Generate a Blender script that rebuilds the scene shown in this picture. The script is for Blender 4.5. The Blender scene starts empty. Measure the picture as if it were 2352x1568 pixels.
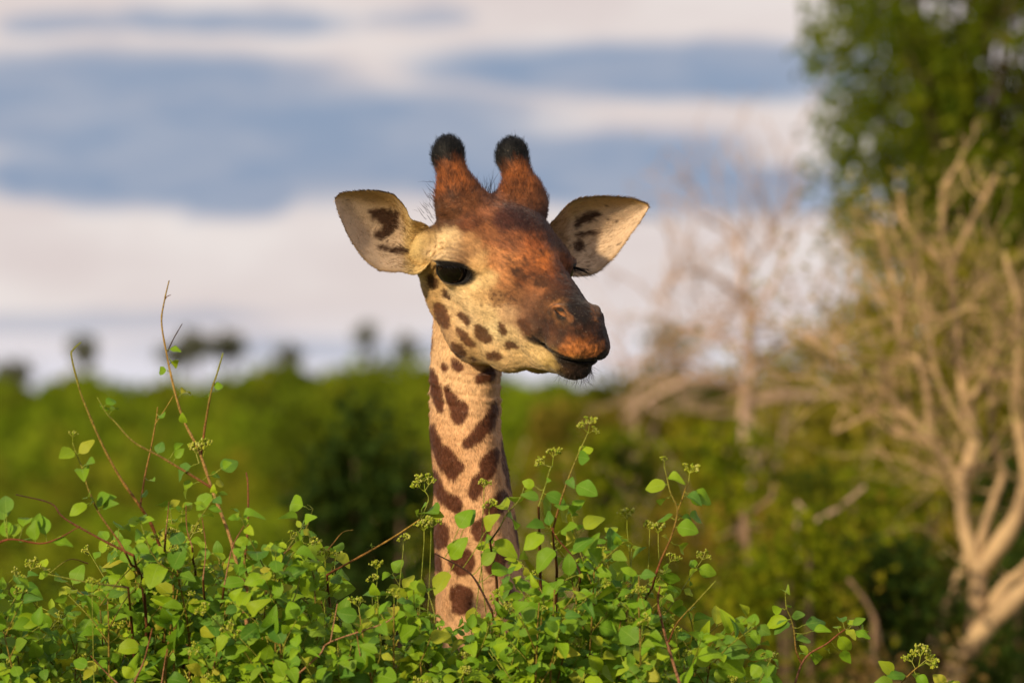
import bpy, math, random
import numpy as np
from mathutils import Vector, Matrix

# ------------------------------------------------------------------ camera, sky, sun, exposure
SC = bpy.context.scene
COL = SC.collection
CAM_D, CAM_Z, HORIZON = 19.6, 3.4, 1000.0     # metres to the animal, eye height, pixel row of the horizon
F_PX = 19600.0                                 # focal length in pixels of a 2352 px wide picture
PITCH = math.atan((HORIZON - 784.0) / F_PX)
cam_data = bpy.data.cameras.new("camera")
cam = bpy.data.objects.new("camera", cam_data)
COL.objects.link(cam)
cam.location = (0, -CAM_D, CAM_Z)
cam.rotation_euler = (math.pi / 2 + PITCH, 0, 0)
cam_data.sensor_width = 36.0
cam_data.lens = 36.0 * F_PX / 2352.0
cam_data.clip_start = 0.5
cam_data.clip_end = 6000
cam_data.dof.use_dof = True
cam_data.dof.focus_distance = CAM_D - 0.12
cam_data.dof.aperture_fstop = cam_data.lens / 60.0
SC.camera = cam

SUN_EL, SUN_AZ = 19.0, 35.0                    # degrees; azimuth to the left of straight behind the camera
to_sun = Vector((-math.sin(math.radians(SUN_AZ)) * math.cos(math.radians(SUN_EL)),
                 -math.cos(math.radians(SUN_AZ)) * math.cos(math.radians(SUN_EL)),
                 math.sin(math.radians(SUN_EL))))
world = bpy.data.worlds.new("World")
SC.world = world
world.use_nodes = True
wt = world.node_tree
wt.nodes.clear()


class NG:
    """small node-graph helper"""
    def __init__(s, tree): s.t = tree
    def n(s, kind, **kw):
        nd = s.t.nodes.new(kind)
        for k, v in kw.items(): setattr(nd, k, v)
        return nd
    def put(s, sock, v):
        if isinstance(v, bpy.types.NodeSocket): s.t.links.new(v, sock)
        else: sock.default_value = v
    def m(s, op, a, b=None, c=None, clamp=False):
        nd = s.n('ShaderNodeMath', operation=op, use_clamp=clamp)
        for i, v in enumerate((a, b, c)):
            if v is not None: s.put(nd.inputs[i], v)
        return nd.outputs[0]
    def mix(s, f, a, b, mode='MIX'):
        nd = s.n('ShaderNodeMix', data_type='RGBA', blend_type=mode)
        s.put(nd.inputs['Factor'], f)
        for nm, v in (('A', a), ('B', b)):
            so = [i for i in nd.inputs if i.name == nm and i.type == 'RGBA'][0]
            s.put(so, v if isinstance(v, bpy.types.NodeSocket) else (tuple(v) + (1,))[:4])
        return [o for o in nd.outputs if o.type == 'RGBA'][0]
    def smooth(s, v, lo, hi):
        nd = s.n('ShaderNodeMapRange', interpolation_type='SMOOTHSTEP')
        s.put(nd.inputs['Value'], v)
        nd.inputs['From Min'].default_value = lo; nd.inputs['From Max'].default_value = hi
        return nd.outputs['Result']
    def noise(s, vec, scale, detail=3.0, rough=0.5):
        nd = s.n('ShaderNodeTexNoise')
        if vec is not None: s.put(nd.inputs['Vector'], vec)
        nd.inputs['Scale'].default_value = scale
        nd.inputs['Detail'].default_value = detail
        nd.inputs['Roughness'].default_value = rough
        return nd.outputs['Fac']


g = NG(wt)
sky = g.n('ShaderNodeTexSky', sky_type='NISHITA')
sky.sun_disc = False
sky.sun_elevation = math.radians(SUN_EL)
sky.sun_rotation = math.atan2(to_sun.x, to_sun.y)
sky.air_density = 1.0; sky.dust_density = 1.5; sky.ozone_density = 1.5
tc = g.n('ShaderNodeTexCoord')
sep = g.n('ShaderNodeSeparateXYZ'); wt.links.new(tc.outputs['Generated'], sep.inputs[0])
dx, dy, dz = sep.outputs
az = g.m('ARCTAN2', dx, dy)                    # radians, 0 = straight ahead
el = g.m('ARCSINE', dz)
u = g.m('MULTIPLY', az, F_PX / 1000.0)          # thousands of px to the right
v = g.m('MULTIPLY', el, F_PX / 1000.0)          # thousands of px above the horizon
cmb = g.n('ShaderNodeCombineXYZ'); g.put(cmb.inputs[0], u); g.put(cmb.inputs[1], v)
# soft billow that bends the cloud edges, streaked along the horizon
mp = g.n('ShaderNodeMapping'); g.put(mp.inputs['Vector'], cmb.outputs[0]); mp.inputs['Scale'].default_value = (1.0, 3.2, 1.0)
n1 = g.noise(mp.outputs[0], 1.7, 4.0, 0.55)
mp2 = g.n('ShaderNodeMapping'); g.put(mp2.inputs['Vector'], cmb.outputs[0]); mp2.inputs['Scale'].default_value = (0.35, 1.5, 1.0)
mp2.inputs['Location'].default_value = (3.1, 7.7, 0)
n2 = g.noise(mp2.outputs[0], 1.0, 3.0, 0.5)
uw = g.m('ADD', u, g.m('MULTIPLY', g.m('SUBTRACT', n1, 0.5), 0.35))
vw = g.m('ADD', v, g.m('MULTIPLY', g.m('SUBTRACT', n1, 0.5), 0.10))
# blue-grey openings between the cloud banks: (centre x px, centre y px, half width, half height, softness)
gaps = None
for (cx, cy, rx, ry, amt) in [(520, 50, 300, 34, .85), (150, 62, 170, 24, .7), (950, 48, 120, 22, .6), (1520, 165, 560, 68, 1.0),
                              (250, 240, 560, 120, .95), (650, 330, 640, 130, 1.0), (280, 400, 330, 75, 1.0), (560, 440, 130, 60, .9),
                              (1230, 385, 480, 82, 1.0), (1700, 435, 380, 62, 1.0), (150, 740, 420, 26, .45), (800, 800, 500, 24, .5), (1150, 560, 200, 20, .35)]:
    a = g.m('DIVIDE', g.m('SUBTRACT', uw, (cx - 1176) / 1000.0), rx / 1000.0)
    b = g.m('DIVIDE', g.m('SUBTRACT', vw, (HORIZON - cy) / 1000.0), ry / 1000.0)
    r = g.m('SQRT', g.m('ADD', g.m('POWER', g.m('ABSOLUTE', a), 2.6), g.m('POWER', g.m('ABSOLUTE', b), 2.6)))
    e = g.m('MULTIPLY', g.m('SUBTRACT', 1.0, g.smooth(r, 0.62, 1.35)), amt)
    gaps = e if gaps is None else g.m('MAXIMUM', gaps, e)
# the same broken cloud everywhere else in the sky
far = g.m('ADD', g.smooth(g.m('ABSOLUTE', u), 1.4, 2.2), g.smooth(v, 1.1, 1.6), clamp=True)
gen = g.smooth(n2, 0.42, 0.60)
gap = g.m('ADD', g.m('MULTIPLY', gaps, g.m('SUBTRACT', 1.0, far)), g.m('MULTIPLY', g.m('MULTIPLY', gen, far), 0.9))
S = 10.0                                        # undoes the Background strength of 0.1
pale = g.mix(g.smooth(n1, 0.35, 0.7), tuple(S * c for c in (0.73, 0.64, 0.62)), tuple(S * c for c in (0.84, 0.77, 0.74)))
pale = g.mix(g.smooth(v, 0.05, 0.33), tuple(S * c for c in (0.74, 0.74, 0.84)), pale)
blue_cloud = tuple(S * c for c in (0.27, 0.35, 0.50))
blue = g.mix(0.25, blue_cloud, sky.outputs[0])
blue = g.mix(0.8, blue, blue_cloud)
wisp = g.noise(mp.outputs[0], 3.1, 4.0, 0.6)
gap = g.m('MULTIPLY', gap, g.m('ADD', 0.84, g.m('MULTIPLY', g.smooth(wisp, 0.62, 0.38), 0.16)))
sky_col = g.mix(gap, pale, blue)
bg = g.n('ShaderNodeBackground'); g.put(bg.inputs['Color'], sky_col); bg.inputs['Strength'].default_value = 0.1
wo = g.n('ShaderNodeOutputWorld'); wt.links.new(bg.outputs[0], wo.inputs[0])

sun_data = bpy.data.lights.new("sun", 'SUN')
sun_data.energy = 5.0
sun_data.angle = math.radians(3.0)
sun_data.color = (1.0, 0.82, 0.56)
sun = bpy.data.objects.new("sun", sun_data)
COL.objects.link(sun)
sun.rotation_euler = to_sun.to_track_quat('Z', 'Y').to_euler()
sun.location = (-20, -40, 30)

SC.view_settings.view_transform = 'Standard'
SC.view_settings.look = 'None'
SC.view_settings.gamma = 1.0
SC.view_settings.exposure = 0.0
SC.render.engine = 'CYCLES'
SC.cycles.use_denoising = True
SC.cycles.max_bounces = 6
SC.cycles.transparent_max_bounces = 4

RNG = np.random.default_rng(7)
random.seed(7)


# ------------------------------------------------------------------ helpers
def at(px, py, d=CAM_D):
    """picture pixel (2352 px wide) and distance along the view -> point"""
    x = (px - 1176.0) / F_PX
    z = (784.0 - py) / F_PX
    cz, sz = math.cos(PITCH), math.sin(PITCH)
    fy, fz = cz - z * sz, sz + z * cz
    return Vector((x / fy * d, -CAM_D + d, CAM_Z + fz / fy * d))


def to_px(P):
    P = np.asarray(P, float)
    y = P[:, 1] + CAM_D; z = P[:, 2] - CAM_Z
    cz, sz = math.cos(PITCH), math.sin(PITCH)
    f = y * cz + z * sz; up = -y * sz + z * cz
    return np.stack([1176 + F_PX * P[:, 0] / f, 784 - F_PX * up / f], 1)


def ground_z(x, y):
    d = np.asarray(y, float) + CAM_D
    t = np.clip((d - 42.0) / 215.0, 0, 1)
    return 3.1 * t * t * (3 - 2 * t) + 0.12 * np.sin(np.asarray(x) * 0.21 + d * 0.13) * np.clip((d - 40) / 60, 0, 1)


def srgb(*c):
    c = np.asarray(c, float) / 255.0
    return np.where(c <= 0.04045, c / 12.92, ((c + 0.055) / 1.055) ** 2.4)


def tag(o, label=None, category=None, group=None, kind=None):
    if label: o['label'] = label
    if category: o['category'] = category
    if group: o['group'] = group
    if kind: o['kind'] = kind
    return o


def mesh_np(name, verts, polys, mat=None, smooth=True, col=None):
    """verts (n,3); polys: array (m,k) or list of arrays with different k"""
    me = bpy.data.meshes.new(name)
    verts = np.asarray(verts, np.float32)
    plist = polys if isinstance(polys, list) else [polys]
    plist = [np.asarray(p, np.int32) for p in plist if len(p)]
    me.vertices.add(len(verts)); me.vertices.foreach_set('co', verts.ravel())
    loops = np.concatenate([p.ravel() for p in plist])
    tot = np.concatenate([np.full(len(p), p.shape[1], np.int32) for p in plist])
    start = np.concatenate([[0], np.cumsum(tot)[:-1]]).astype(np.int32)
    me.loops.add(len(loops)); me.loops.foreach_set('vertex_index', loops)
    me.polygons.add(len(tot)); me.polygons.foreach_set('loop_start', start)
    me.update(calc_edges=True)
    if smooth: me.polygons.foreach_set('use_smooth', np.ones(len(tot), bool))
    if col is not None:
        ca = me.color_attributes.new('Col', 'FLOAT_COLOR', 'POINT')
        c4 = np.ones((len(verts), 4), np.float32); c4[:, :3] = col
        ca.data.foreach_set('color', c4.ravel())
    if mat: me.materials.append(mat)
    me.validate()
    return me


def obj(name, me, parent=None, **kw):
    o = bpy.data.objects.new(name, me)
    COL.objects.link(o)
    if parent is not None: o.parent = parent
    return tag(o, **kw)


def empty(name, loc, **kw):
    o = bpy.data.objects.new(name, None)
    COL.objects.link(o); o.location = loc; o.empty_display_size = 0.2
    return tag(o, **kw)


def keep(o):
    """parent set while the geometry is already in world space"""
    p = o.parent
    o.matrix_parent_inverse = Matrix.Translation(p.location).inverted()
    return o


class Tubes:
    """collects tapered tubes into one vertex list"""
    def __init__(s, sides=6): s.v, s.q, s.c, s.n, s.k = [], [], [], 0, sides
    def add(s, pts, rad, col=None):
        P = np.asarray([tuple(p) for p in pts], float); n = len(P)
        R = np.broadcast_to(np.asarray(rad, float), (n,))
        T = np.gradient(P, axis=0); T /= np.linalg.norm(T, axis=1)[:, None] + 1e-12
        ref = np.array([0.31, 0.83, 0.46])
        A = np.cross(T, ref); A /= np.linalg.norm(A, axis=1)[:, None] + 1e-12
        B = np.cross(T, A)
        th = np.arange(s.k) * 2 * math.pi / s.k
        ring = P[:, None] + R[:, None, None] * (A[:, None] * np.cos(th)[None, :, None] + B[:, None] * np.sin(th)[None, :, None])
        i = np.arange(n - 1)[:, None] * s.k; j = np.arange(s.k)[None]; j2 = (j + 1) % s.k
        q = np.stack([i + j, i + j2, i + s.k + j2, i + s.k + j], -1).reshape(-1, 4) + s.n
        s.v.append(ring.reshape(-1, 3)); s.q.append(q)
        if col is not None:
            c = np.asarray(col, float)
            c = np.broadcast_to(c, (n, 3)) if c.ndim == 1 else c
            s.c.append(np.repeat(c, s.k, 0))
        s.n += n * s.k
        # pointed end
        s.v.append((P[-1] + T[-1] * R[-1] * 0.8)[None]); 
        if col is not None: s.c.append(s.c[-1][-1:])
        e = (n - 1) * s.k + s.n - n * s.k
        jj = np.arange(s.k)
        s.q.append(np.stack([e + jj, e + (jj + 1) % s.k, np.full(s.k, s.n), np.full(s.k, s.n)], -1))
        s.n += 1
    def mesh(s, name, mat):
        q = np.concatenate(s.q); tri = q[:, 2] == q[:, 3]
        return mesh_np(name, np.concatenate(s.v), [q[~tri], q[tri][:, :3]], mat, True, np.concatenate(s.c) if s.c else None)


def spline(pts, n):
    """Catmull-Rom through points"""
    P = np.asarray([tuple(p) for p in pts], float)
    if len(P) == 2: return P[0] + (P[1] - P[0]) * np.linspace(0, 1, n)[:, None]
    Q = np.vstack([2 * P[0] - P[1], P, 2 * P[-1] - P[-2]])
    m = len(P) - 1
    t = np.linspace(0, m, n); i = np.minimum(t.astype(int), m - 1); f = (t - i)[:, None]
    a, b, c, d = Q[i], Q[i + 1], Q[i + 2], Q[i + 3]
    return 0.5 * (2 * b + (c - a) * f + (2 * a - 5 * b + 4 * c - d) * f ** 2 + (3 * b - a - 3 * c + d) * f ** 3)


def vnoise(P, seed=0):
    """smooth value noise in numpy, about -1..1"""
    P = np.asarray(P, float); I = np.floor(P).astype(np.int64); f = P - I; f = f * f * (3 - 2 * f)
    out = 0
    for k in range(8):
        o = np.array([k & 1, (k >> 1) & 1, (k >> 2) & 1])
        J = I + o
        h = (J[:, 0] * 374761393 + J[:, 1] * 668265263 + J[:, 2] * 2147483647 + seed * 974711) & 0x7fffffff
        h = ((h ^ (h >> 13)) * 1274126177) & 0x7fffffff
        h = (h ^ (h >> 16)) & 0xffff
        w = np.prod(np.where(o, f, 1 - f), axis=1)
        out = out + w * (h / 32767.5 - 1)
    return out


def sstep(x, a, b):
    t = np.clip((x - a) / (b - a), 0, 1); return t * t * (3 - 2 * t)


# ------------------------------------------------------------------ materials
def principled(name, rough=0.6, spec=0.3):
    m = bpy.data.materials.new(name); m.use_nodes = True
    b = m.node_tree.nodes['Principled BSDF']
    b.inputs['Roughness'].default_value = rough
    b.inputs['Specular IOR Level'].default_value = spec
    return m, NG(m.node_tree), b


def foliage_mat(name, cols, trans=0.35, rough=0.5, spec=0.35, vein=False, patch=None):
    """leaf colours vary from leaf to leaf; light passes through"""
    m, g, b = principled(name, rough, spec)
    geo = g.n('ShaderNodeNewGeometry'); oi = g.n('ShaderNodeObjectInfo')
    r = g.m('FRACT', g.m('ADD', geo.outputs['Random Per Island'], g.m('MULTIPLY', oi.outputs['Random'], 7.31)))
    rp = g.n('ShaderNodeValToRGB'); g.put(rp.inputs[0], r)
    e = rp.color_ramp.elements
    e[0].color = tuple(cols[0]) + (1,); e[1].color = tuple(cols[-1]) + (1,)
    for i, c in enumerate(cols[1:-1]):
        x = e.new((i + 1) / (len(cols) - 1)); x.color = tuple(c) + (1,)
    col = rp.outputs[0]
    if patch:
        n = g.noise(geo.outputs['Position'], patch[0], 2.0)
        col = g.mix(g.smooth(n, 0.44, 0.62), col, patch[1])
        if len(patch) > 2:
            n3 = g.noise(g.m('ADD', geo.outputs['Position'], 31.7) if False else geo.outputs['Position'], patch[0] * 2.3, 3.0)
            col = g.mix(g.smooth(n3, 0.50, 0.66), col, patch[2])
    if vein:
        uv = g.n('ShaderNodeUVMap'); sp = g.n('ShaderNodeSeparateXYZ'); g.put(sp.inputs[0], uv.outputs[0])
        a = g.m('ABSOLUTE', g.m('SUBTRACT', sp.outputs[0], 0.5))
        rib = g.m('SUBTRACT', 1.0, g.smooth(a, 0.012, 0.035))
        w = g.m('SINE', g.m('MULTIPLY', g.m('SUBTRACT', sp.outputs[1], g.m('MULTIPLY', a, 0.75)), 44.0))
        side = g.m('MULTIPLY', g.smooth(w, 0.86, 1.0), 0.5)
        vn = g.m('MAXIMUM', rib, side)
        col = g.mix(g.m('MULTIPLY', vn, 0.34), col, (0.32, 0.46, 0.08))
        nb = g.noise(uv.outputs[0], 5.0, 3.0)
        col = g.mix(g.m('MULTIPLY', g.smooth(nb, 0.5, 0.75), 0.35), col, (0.16, 0.26, 0.03))
        bp = g.n('ShaderNodeBump'); bp.inputs['Strength'].default_value = 0.35; bp.inputs['Distance'].default_value = 0.002
        g.put(bp.inputs['Height'], g.m('SUBTRACT', nb, vn)); g.put(b.inputs['Normal'], bp.outputs[0])
    g.put(b.inputs['Base Color'], col)
    tr = g.n('ShaderNodeBsdfTranslucent')
    tc = g.mix(0.5, col, (0.35, 0.42, 0.03))
    g.put(tr.inputs['Color'], tc)
    mx = g.n('ShaderNodeMixShader'); mx.inputs[0].default_value = trans
    g.put(mx.inputs[1], b.outputs[0]); g.put(mx.inputs[2], tr.outputs[0])
    g.put(m.node_tree.nodes['Material Output'].inputs[0], mx.outputs[0])
    return m


def bark_mat(name, base, dark, scale=30, attr=False, rough=0.8):
    m, g, b = principled(name, rough, 0.2)
    geo = g.n('ShaderNodeNewGeometry')
    n = g.noise(geo.outputs['Position'], scale, 5.0, 0.6)
    if attr:
        at_ = g.n('ShaderNodeAttribute', attribute_name='Col'); base = at_.outputs['Color']
        dk = g.mix(1.0, base, (0.5, 0.45, 0.4), 'MULTIPLY')
    else: dk = dark
    g.put(b.inputs['Base Color'], g.mix(g.smooth(n, 0.35, 0.7), base, dk))
    bp = g.n('ShaderNodeBump'); bp.inputs['Strength'].default_value = 0.5; bp.inputs['Distance'].default_value = 0.01
    g.put(bp.inputs['Height'], n); g.put(b.inputs['Normal'], bp.outputs[0])
    return m


M = {}
M['leaf'] = foliage_mat('shrub_leaf', [(0.07, 0.19, 0.020), (0.16, 0.32, 0.010), (0.23, 0.38, 0.010), (0.33, 0.45, 0.012), (0.075, 0.19, 0.030), (0.17, 0.31, 0.011), (0.13, 0.27, 0.012), (0.24, 0.37, 0.010), (0.40, 0.37, 0.03)], 0.36, 0.52, 0.2, vein=True)
M['stem'] = bark_mat('shrub_stem', None, None, 220, attr=True, rough=0.6)
M['bud'] = foliage_mat('flower_bud', [(0.24, 0.34, 0.02), (0.38, 0.40, 0.03), (0.48, 0.48, 0.12)], 0.25, 0.6, 0.1)
M['far_green'] = foliage_mat('far_scrub_leaf', [(0.075, 0.125, 0.004), (0.13, 0.19, 0.006), (0.18, 0.24, 0.009)], 0.35, 0.8, 0.04, patch=(0.10, (0.155, 0.145, 0.008), (0.05, 0.07, 0.005)))
M['olive'] = foliage_mat('olive_leaf', [(0.07, 0.078, 0.004), (0.15, 0.14, 0.006), (0.23, 0.19, 0.010)], 0.3, 0.8, 0.05, patch=(0.9, (0.20, 0.14, 0.02), (0.03, 0.04, 0.003)))
M['mid_green'] = foliage_mat('mid_green_leaf', [(0.055, 0.09, 0.003), (0.13, 0.165, 0.004), (0.23, 0.235, 0.007)], 0.3, 0.8, 0.05, patch=(1.1, (0.20, 0.13, 0.016), (0.02, 0.034, 0.003)))
M['dark_green'] = foliage_mat('dark_green_leaf', [(0.010, 0.022, 0.004), (0.018, 0.038, 0.006), (0.035, 0.055, 0.006)], 0.15, 0.8, 0.05)  # shade of the shaded shrubs is put into this leaf colour
M['tree_leaf'] = foliage_mat('tree_leaf', [(0.04, 0.072, 0.003), (0.09, 0.125, 0.004), (0.16, 0.175, 0.006)], 0.35, 0.7, 0.1)
M['grey_green'] = foliage_mat('grey_green_leaf', [(0.085, 0.09, 0.07), (0.11, 0.115, 0.085), (0.13, 0.135, 0.09)], 0.2, 0.7, 0.2)  # greyed leaf colour stands in for distance haze
M['dry_leaf'] = foliage_mat('dry_leaf', [(0.20, 0.15, 0.03), (0.26, 0.22, 0.05), (0.33, 0.27, 0.10)], 0.3, 0.7, 0.2)
M['brown_leaf'] = foliage_mat('brown_leaf', [(0.08, 0.045, 0.015), (0.14, 0.075, 0.02), (0.12, 0.09, 0.02)], 0.2, 0.7, 0.2)
M['yellow_olive'] = foliage_mat('yellow_olive_leaf', [(0.11, 0.105, 0.006), (0.19, 0.165, 0.012), (0.29, 0.23, 0.03)], 0.3, 0.8, 0.05)
M['tan_bark'] = bark_mat('tan_bark', (0.50, 0.34, 0.18), (0.27, 0.18, 0.10), 7)
M['dead_wood'] = bark_mat('dead_wood', (0.24, 0.15, 0.085), (0.14, 0.09, 0.055), 14)
M['pink_bark'] = bark_mat('pink_bark', (0.50, 0.35, 0.26), (0.36, 0.24, 0.17), 12)
M['brown_bark'] = bark_mat('brown_bark', (0.13, 0.085, 0.05), (0.07, 0.045, 0.03), 14)

# ------------------------------------------------------------------ ground
gx = np.concatenate([-np.geomspace(1500, 40, 14), np.linspace(-30, 30, 25), np.geomspace(40, 1500, 14)])
gy = np.concatenate([np.linspace(-200, -30, 6), np.linspace(-25, 300, 80), np.geomspace(330, 4500, 14)])
X, Y = np.meshgrid(gx, gy, indexing='ij')
V = np.stack([X, Y, ground_z(X, Y)], -1).reshape(-1, 3)
ii, jj = np.meshgrid(np.arange(len(gx) - 1), np.arange(len(gy) - 1), indexing='ij')
b0 = (ii * len(gy) + jj).ravel()
quad = np.stack([b0, b0 + len(gy), b0 + len(gy) + 1, b0 + 1], -1)
m, gg, b = principled('savanna_ground', 0.95, 0.1)
geo = gg.n('ShaderNodeNewGeometry')
na = gg.noise(geo.outputs['Position'], 0.25, 5.0, 0.6); nb = gg.noise(geo.outputs['Position'], 3.0, 4.0, 0.6)
c = gg.mix(gg.smooth(na, 0.4, 0.6), (0.10, 0.075, 0.035), (0.07, 0.10, 0.012))
c = gg.mix(gg.smooth(nb, 0.45, 0.7), c, (0.15, 0.11, 0.045))
gg.put(b.inputs['Base Color'], c)
obj('ground', mesh_np('ground', V, quad, m), kind='structure')


# ------------------------------------------------------------------ background foliage
def leaf_cards(C, size, rng, up=0.25, aspect=0.62):
    """one small diamond leaf per centre, folded along its rib"""
    n = len(C)
    A = rng.normal(size=(n, 3)); A /= np.linalg.norm(A, axis=1)[:, None]
    N = rng.normal(size=(n, 3)) + np.array([-0.35, -0.45, up + 0.2]); N -= A * np.sum(A * N, 1)[:, None]
    N /= np.linalg.norm(N, axis=1)[:, None] + 1e-9
    B = np.cross(N, A)
    s = (size * rng.uniform(0.6, 1.25, n))[:, None]
    v0 = C - A * s * 0.5; v2 = C + A * s * 0.5
    v1 = C + B * s * aspect * 0.5 + N * s * 0.08 - A * s * 0.06; v3 = C - B * s * aspect * 0.5 + N * s * 0.08 - A * s * 0.06
    V = np.stack([v0, v1, v2, v3], 1).reshape(-1, 3)
    k = np.arange(n)[:, None] * 4
    F = np.concatenate([k + [0, 1, 2], k + [0, 2, 3]], 1).reshape(-1, 3)
    return V, F


def clump_points(center, radii, n_clump, per, rng, clump_r=0.3, shell=0.55):
    d = rng.normal(size=(n_clump, 3)); d /= np.linalg.norm(d, axis=1)[:, None]
    r = rng.uniform(shell ** 3, 1, n_clump) ** (1 / 3)
    cc = np.asarray(center) + d * r[:, None] * np.asarray(radii)
    sz = clump_r * rng.uniform(0.6, 1.3, n_clump)
    P = cc[:, None] + rng.normal(size=(n_clump, per, 3)) * 0.55 * sz[:, None, None]
    return cc, P.reshape(-1, 3)


# the bushy hillside far behind: one mass nobody could count
rng = np.random.default_rng(11)
pts, sizes = [], []
d = 62.0
while d < 300:
    half = 0.062 * d + 5 + 0.045 * d
    step = 1.25 + d * 0.006
    for x in np.arange(-half, half, step):
        bx, bd = x + rng.uniform(-.6, .6), d + rng.uniform(-.8, .8)
        pxx = 1176 + bx / bd * F_PX
        hgt = rng.uniform(1.7, 2.5) - (0.3 if d > 140 else 0) + (0.5 if 600 < pxx < 1150 and d > 190 else 0)
        gz = float(ground_z(bx, bd - CAM_D))
        w = rng.uniform(0.75, 1.15)
        n = int(110 if d < 110 else 64)
        q = rng.normal(size=(n, 3)); q /= np.linalg.norm(q, axis=1)[:, None]
        q[:, 2] = np.abs(q[:, 2]) * 1.0 - 0.15
        q *= rng.uniform(.75, 1.08, n)[:, None]
        pts.append(q * [w, w, hgt * 0.62] + [bx, bd - CAM_D, gz + hgt * 0.38]); sizes.append(np.full(n, 0.17 + d * 0.0014))
    d += step * 1.15
P = np.concatenate(pts); S_ = np.concatenate(sizes)
Vv, Ff = leaf_cards(P, S_, rng, aspect=0.8)
obj('hillside_scrub', mesh_np('hillside_scrub', Vv, Ff, M['far_green'], False), label='bright green bushy scrub covering the far hillside', category='scrub', kind='stuff')


def shrub_bg(name, px, top, wpx, d, mat, label, leaf=0.06, n_clump=60, per=90, group=None, twigs=True, depth=1.0, seed=0, cat='shrub', dry=0):
    """a shrub standing on the ground at distance d, its crown top at picture row `top`"""
    rng = np.random.default_rng(seed + 100)
    s = d / F_PX
    p = at(px, top, d); gz = float(ground_z(p.x, p.y))
    H = p.z - gz; W = wpx * s / 2
    root = tag(empty(name, (p.x, p.y, gz)), label, cat, group)
    cen = np.array([0, 0, H * 0.60])
    cc, pp = clump_points(cen, (W, W * depth, H * 0.40), n_clump, per, rng, clump_r=0.22 * min(W, H) + .1, shell=0.35)
    pp = pp[pp[:, 2] > 0.05]
    pp[:, 2] = np.where(pp[:, 2] > H, H - rng.uniform(0, .25, len(pp)), pp[:, 2])
    Vv, Ff = leaf_cards(pp, np.full(len(pp), leaf), rng)
    obj('crown', mesh_np('crown', Vv, Ff, mat, False), root)
    if dry:
        cc2, p2 = clump_points(cen - [0, 0, H * .1], (W, W * depth, H * 0.40), int(n_clump * dry), per // 2, rng, clump_r=0.2, shell=0.5)
        p2 = p2[p2[:, 2] > 0.05]
        Vv, Ff = leaf_cards(p2, np.full(len(p2), leaf), rng)
        obj('dry_foliage', mesh_np('dry_foliage', Vv, Ff, M['brown_leaf'], False), root, label='brown withered leaves')
    T = Tubes(5)
    for c in cc[::3]:
        b = rng.normal(size=3) * [.08, .08, 0]
        T.add(spline([b + [0, 0, -.05], b * .6 + c * [.35, .35, .5], c], 7), np.linspace(.03, .008, 7) * (H / 2.6))
    obj('stems', T.mesh('stems', M['brown_bark']), root)
    return root


def branching(T, start, dirn, length, radius, rng, depth, tips, up=0.25, spread=0.6, n=6, split=(2, 4)):
    dirn = np.asarray(dirn, float) / np.linalg.norm(dirn)
    pts = [np.asarray(start, float)]
    dcur = dirn.copy()
    for k in range(n):
        dcur = dcur + rng.normal(size=3) * 0.16 + np.array([0, 0, up * 0.12]); dcur /= np.linalg.norm(dcur)
        pts.append(pts[-1] + dcur * length / n)
    T.add(pts, np.linspace(radius, radius * 0.55, n + 1))
    if depth == 0:
        tips.append(pts[-1]); return
    for k in range(rng.integers(*split)):
        i = rng.integers(n // 2, n + 1)
        nd = dcur + rng.normal(size=3) * spread
        branching(T, pts[i], nd, length * rng.uniform(.55, .85), radius * 0.55, rng, depth - 1, tips, up, spread, n, split)


# ---- the big leafy tree on the right, 60 m away
rng = np.random.default_rng(21)
TD = 58.0; ts = TD / F_PX
base = at(2290, 1000, TD); base.z = float(ground_z(base.x, base.y))
tree = tag(empty('leafy_tree', base), 'tall dark green leafy tree rising behind the bare tan tree', 'tree')
poly = np.array([(1930, -60), (1960, -260), (2120, -420), (2450, -460), (2640, -250), (2660, 300), (2560, 560), (2330, 600), (2200, 640), (2080, 640), (1960, 560), (1905, 500), (1880, 455), (1880, 400), (1945, 380), (1885, 330), (1890, 290), (1960, 260), (1930, 200), (1885, 150), (1880, 90), (1920, 40)], float)


def in_poly(P, poly):
    x, y = P[:, 0], P[:, 1]; r = np.zeros(len(P), bool); j = len(poly) - 1
    for i in range(len(poly)):
        xi, yi = poly[i]; xj, yj = poly[j]
        r ^= ((yi > y) != (yj > y)) & (x < (xj - xi) * (y - yi) / (yj - yi + 1e-12) + xi)
        j = i
    return r


cand = rng.uniform([1860, -460], [2660, 650], (6000, 2)); cand = cand[in_poly(cand, poly)][:860]
# openings where the sky shows through
gapp = np.zeros(len(cand), bool)
for (cx, cy, rx, ry) in [(2290, 130, 26, 60), (2270, 240, 22, 45), (2330, 60, 30, 40), (2030, 110, 16, 14), (1965, 130, 20, 16), (2075, 270, 18, 10),
                         (2140, 205, 22, 14), (1985, 330, 28, 26), (2000, 430, 22, 18), (1965, 390, 24, 16), (2310, 390, 20, 20), (2120, 20, 40, 22),
                         (2200, 30, 22, 22), (2015, 500, 24, 22), (2060, 420, 14, 14), (1985, 185, 16, 14), (2310, 300, 40, 20), (2050, 350, 12, 12)]:
    gapp |= ((cand[:, 0] - cx) / rx) ** 2 + ((cand[:, 1] - cy) / ry) ** 2 < 1
cand = cand[~gapp]
dep = rng.uniform(-1.3, 1.3, len(cand))
CC = np.array([tuple(at(a, b_, TD + dd)) for (a, b_), dd in zip(cand, dep)]) - np.array(base)
per = 34
pp = (CC[:, None] + rng.normal(size=(len(CC), per, 3)) * 0.105).reshape(-1, 3)
pxy = to_px(pp + np.array(base))
hole = np.zeros(len(pp), bool)
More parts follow.
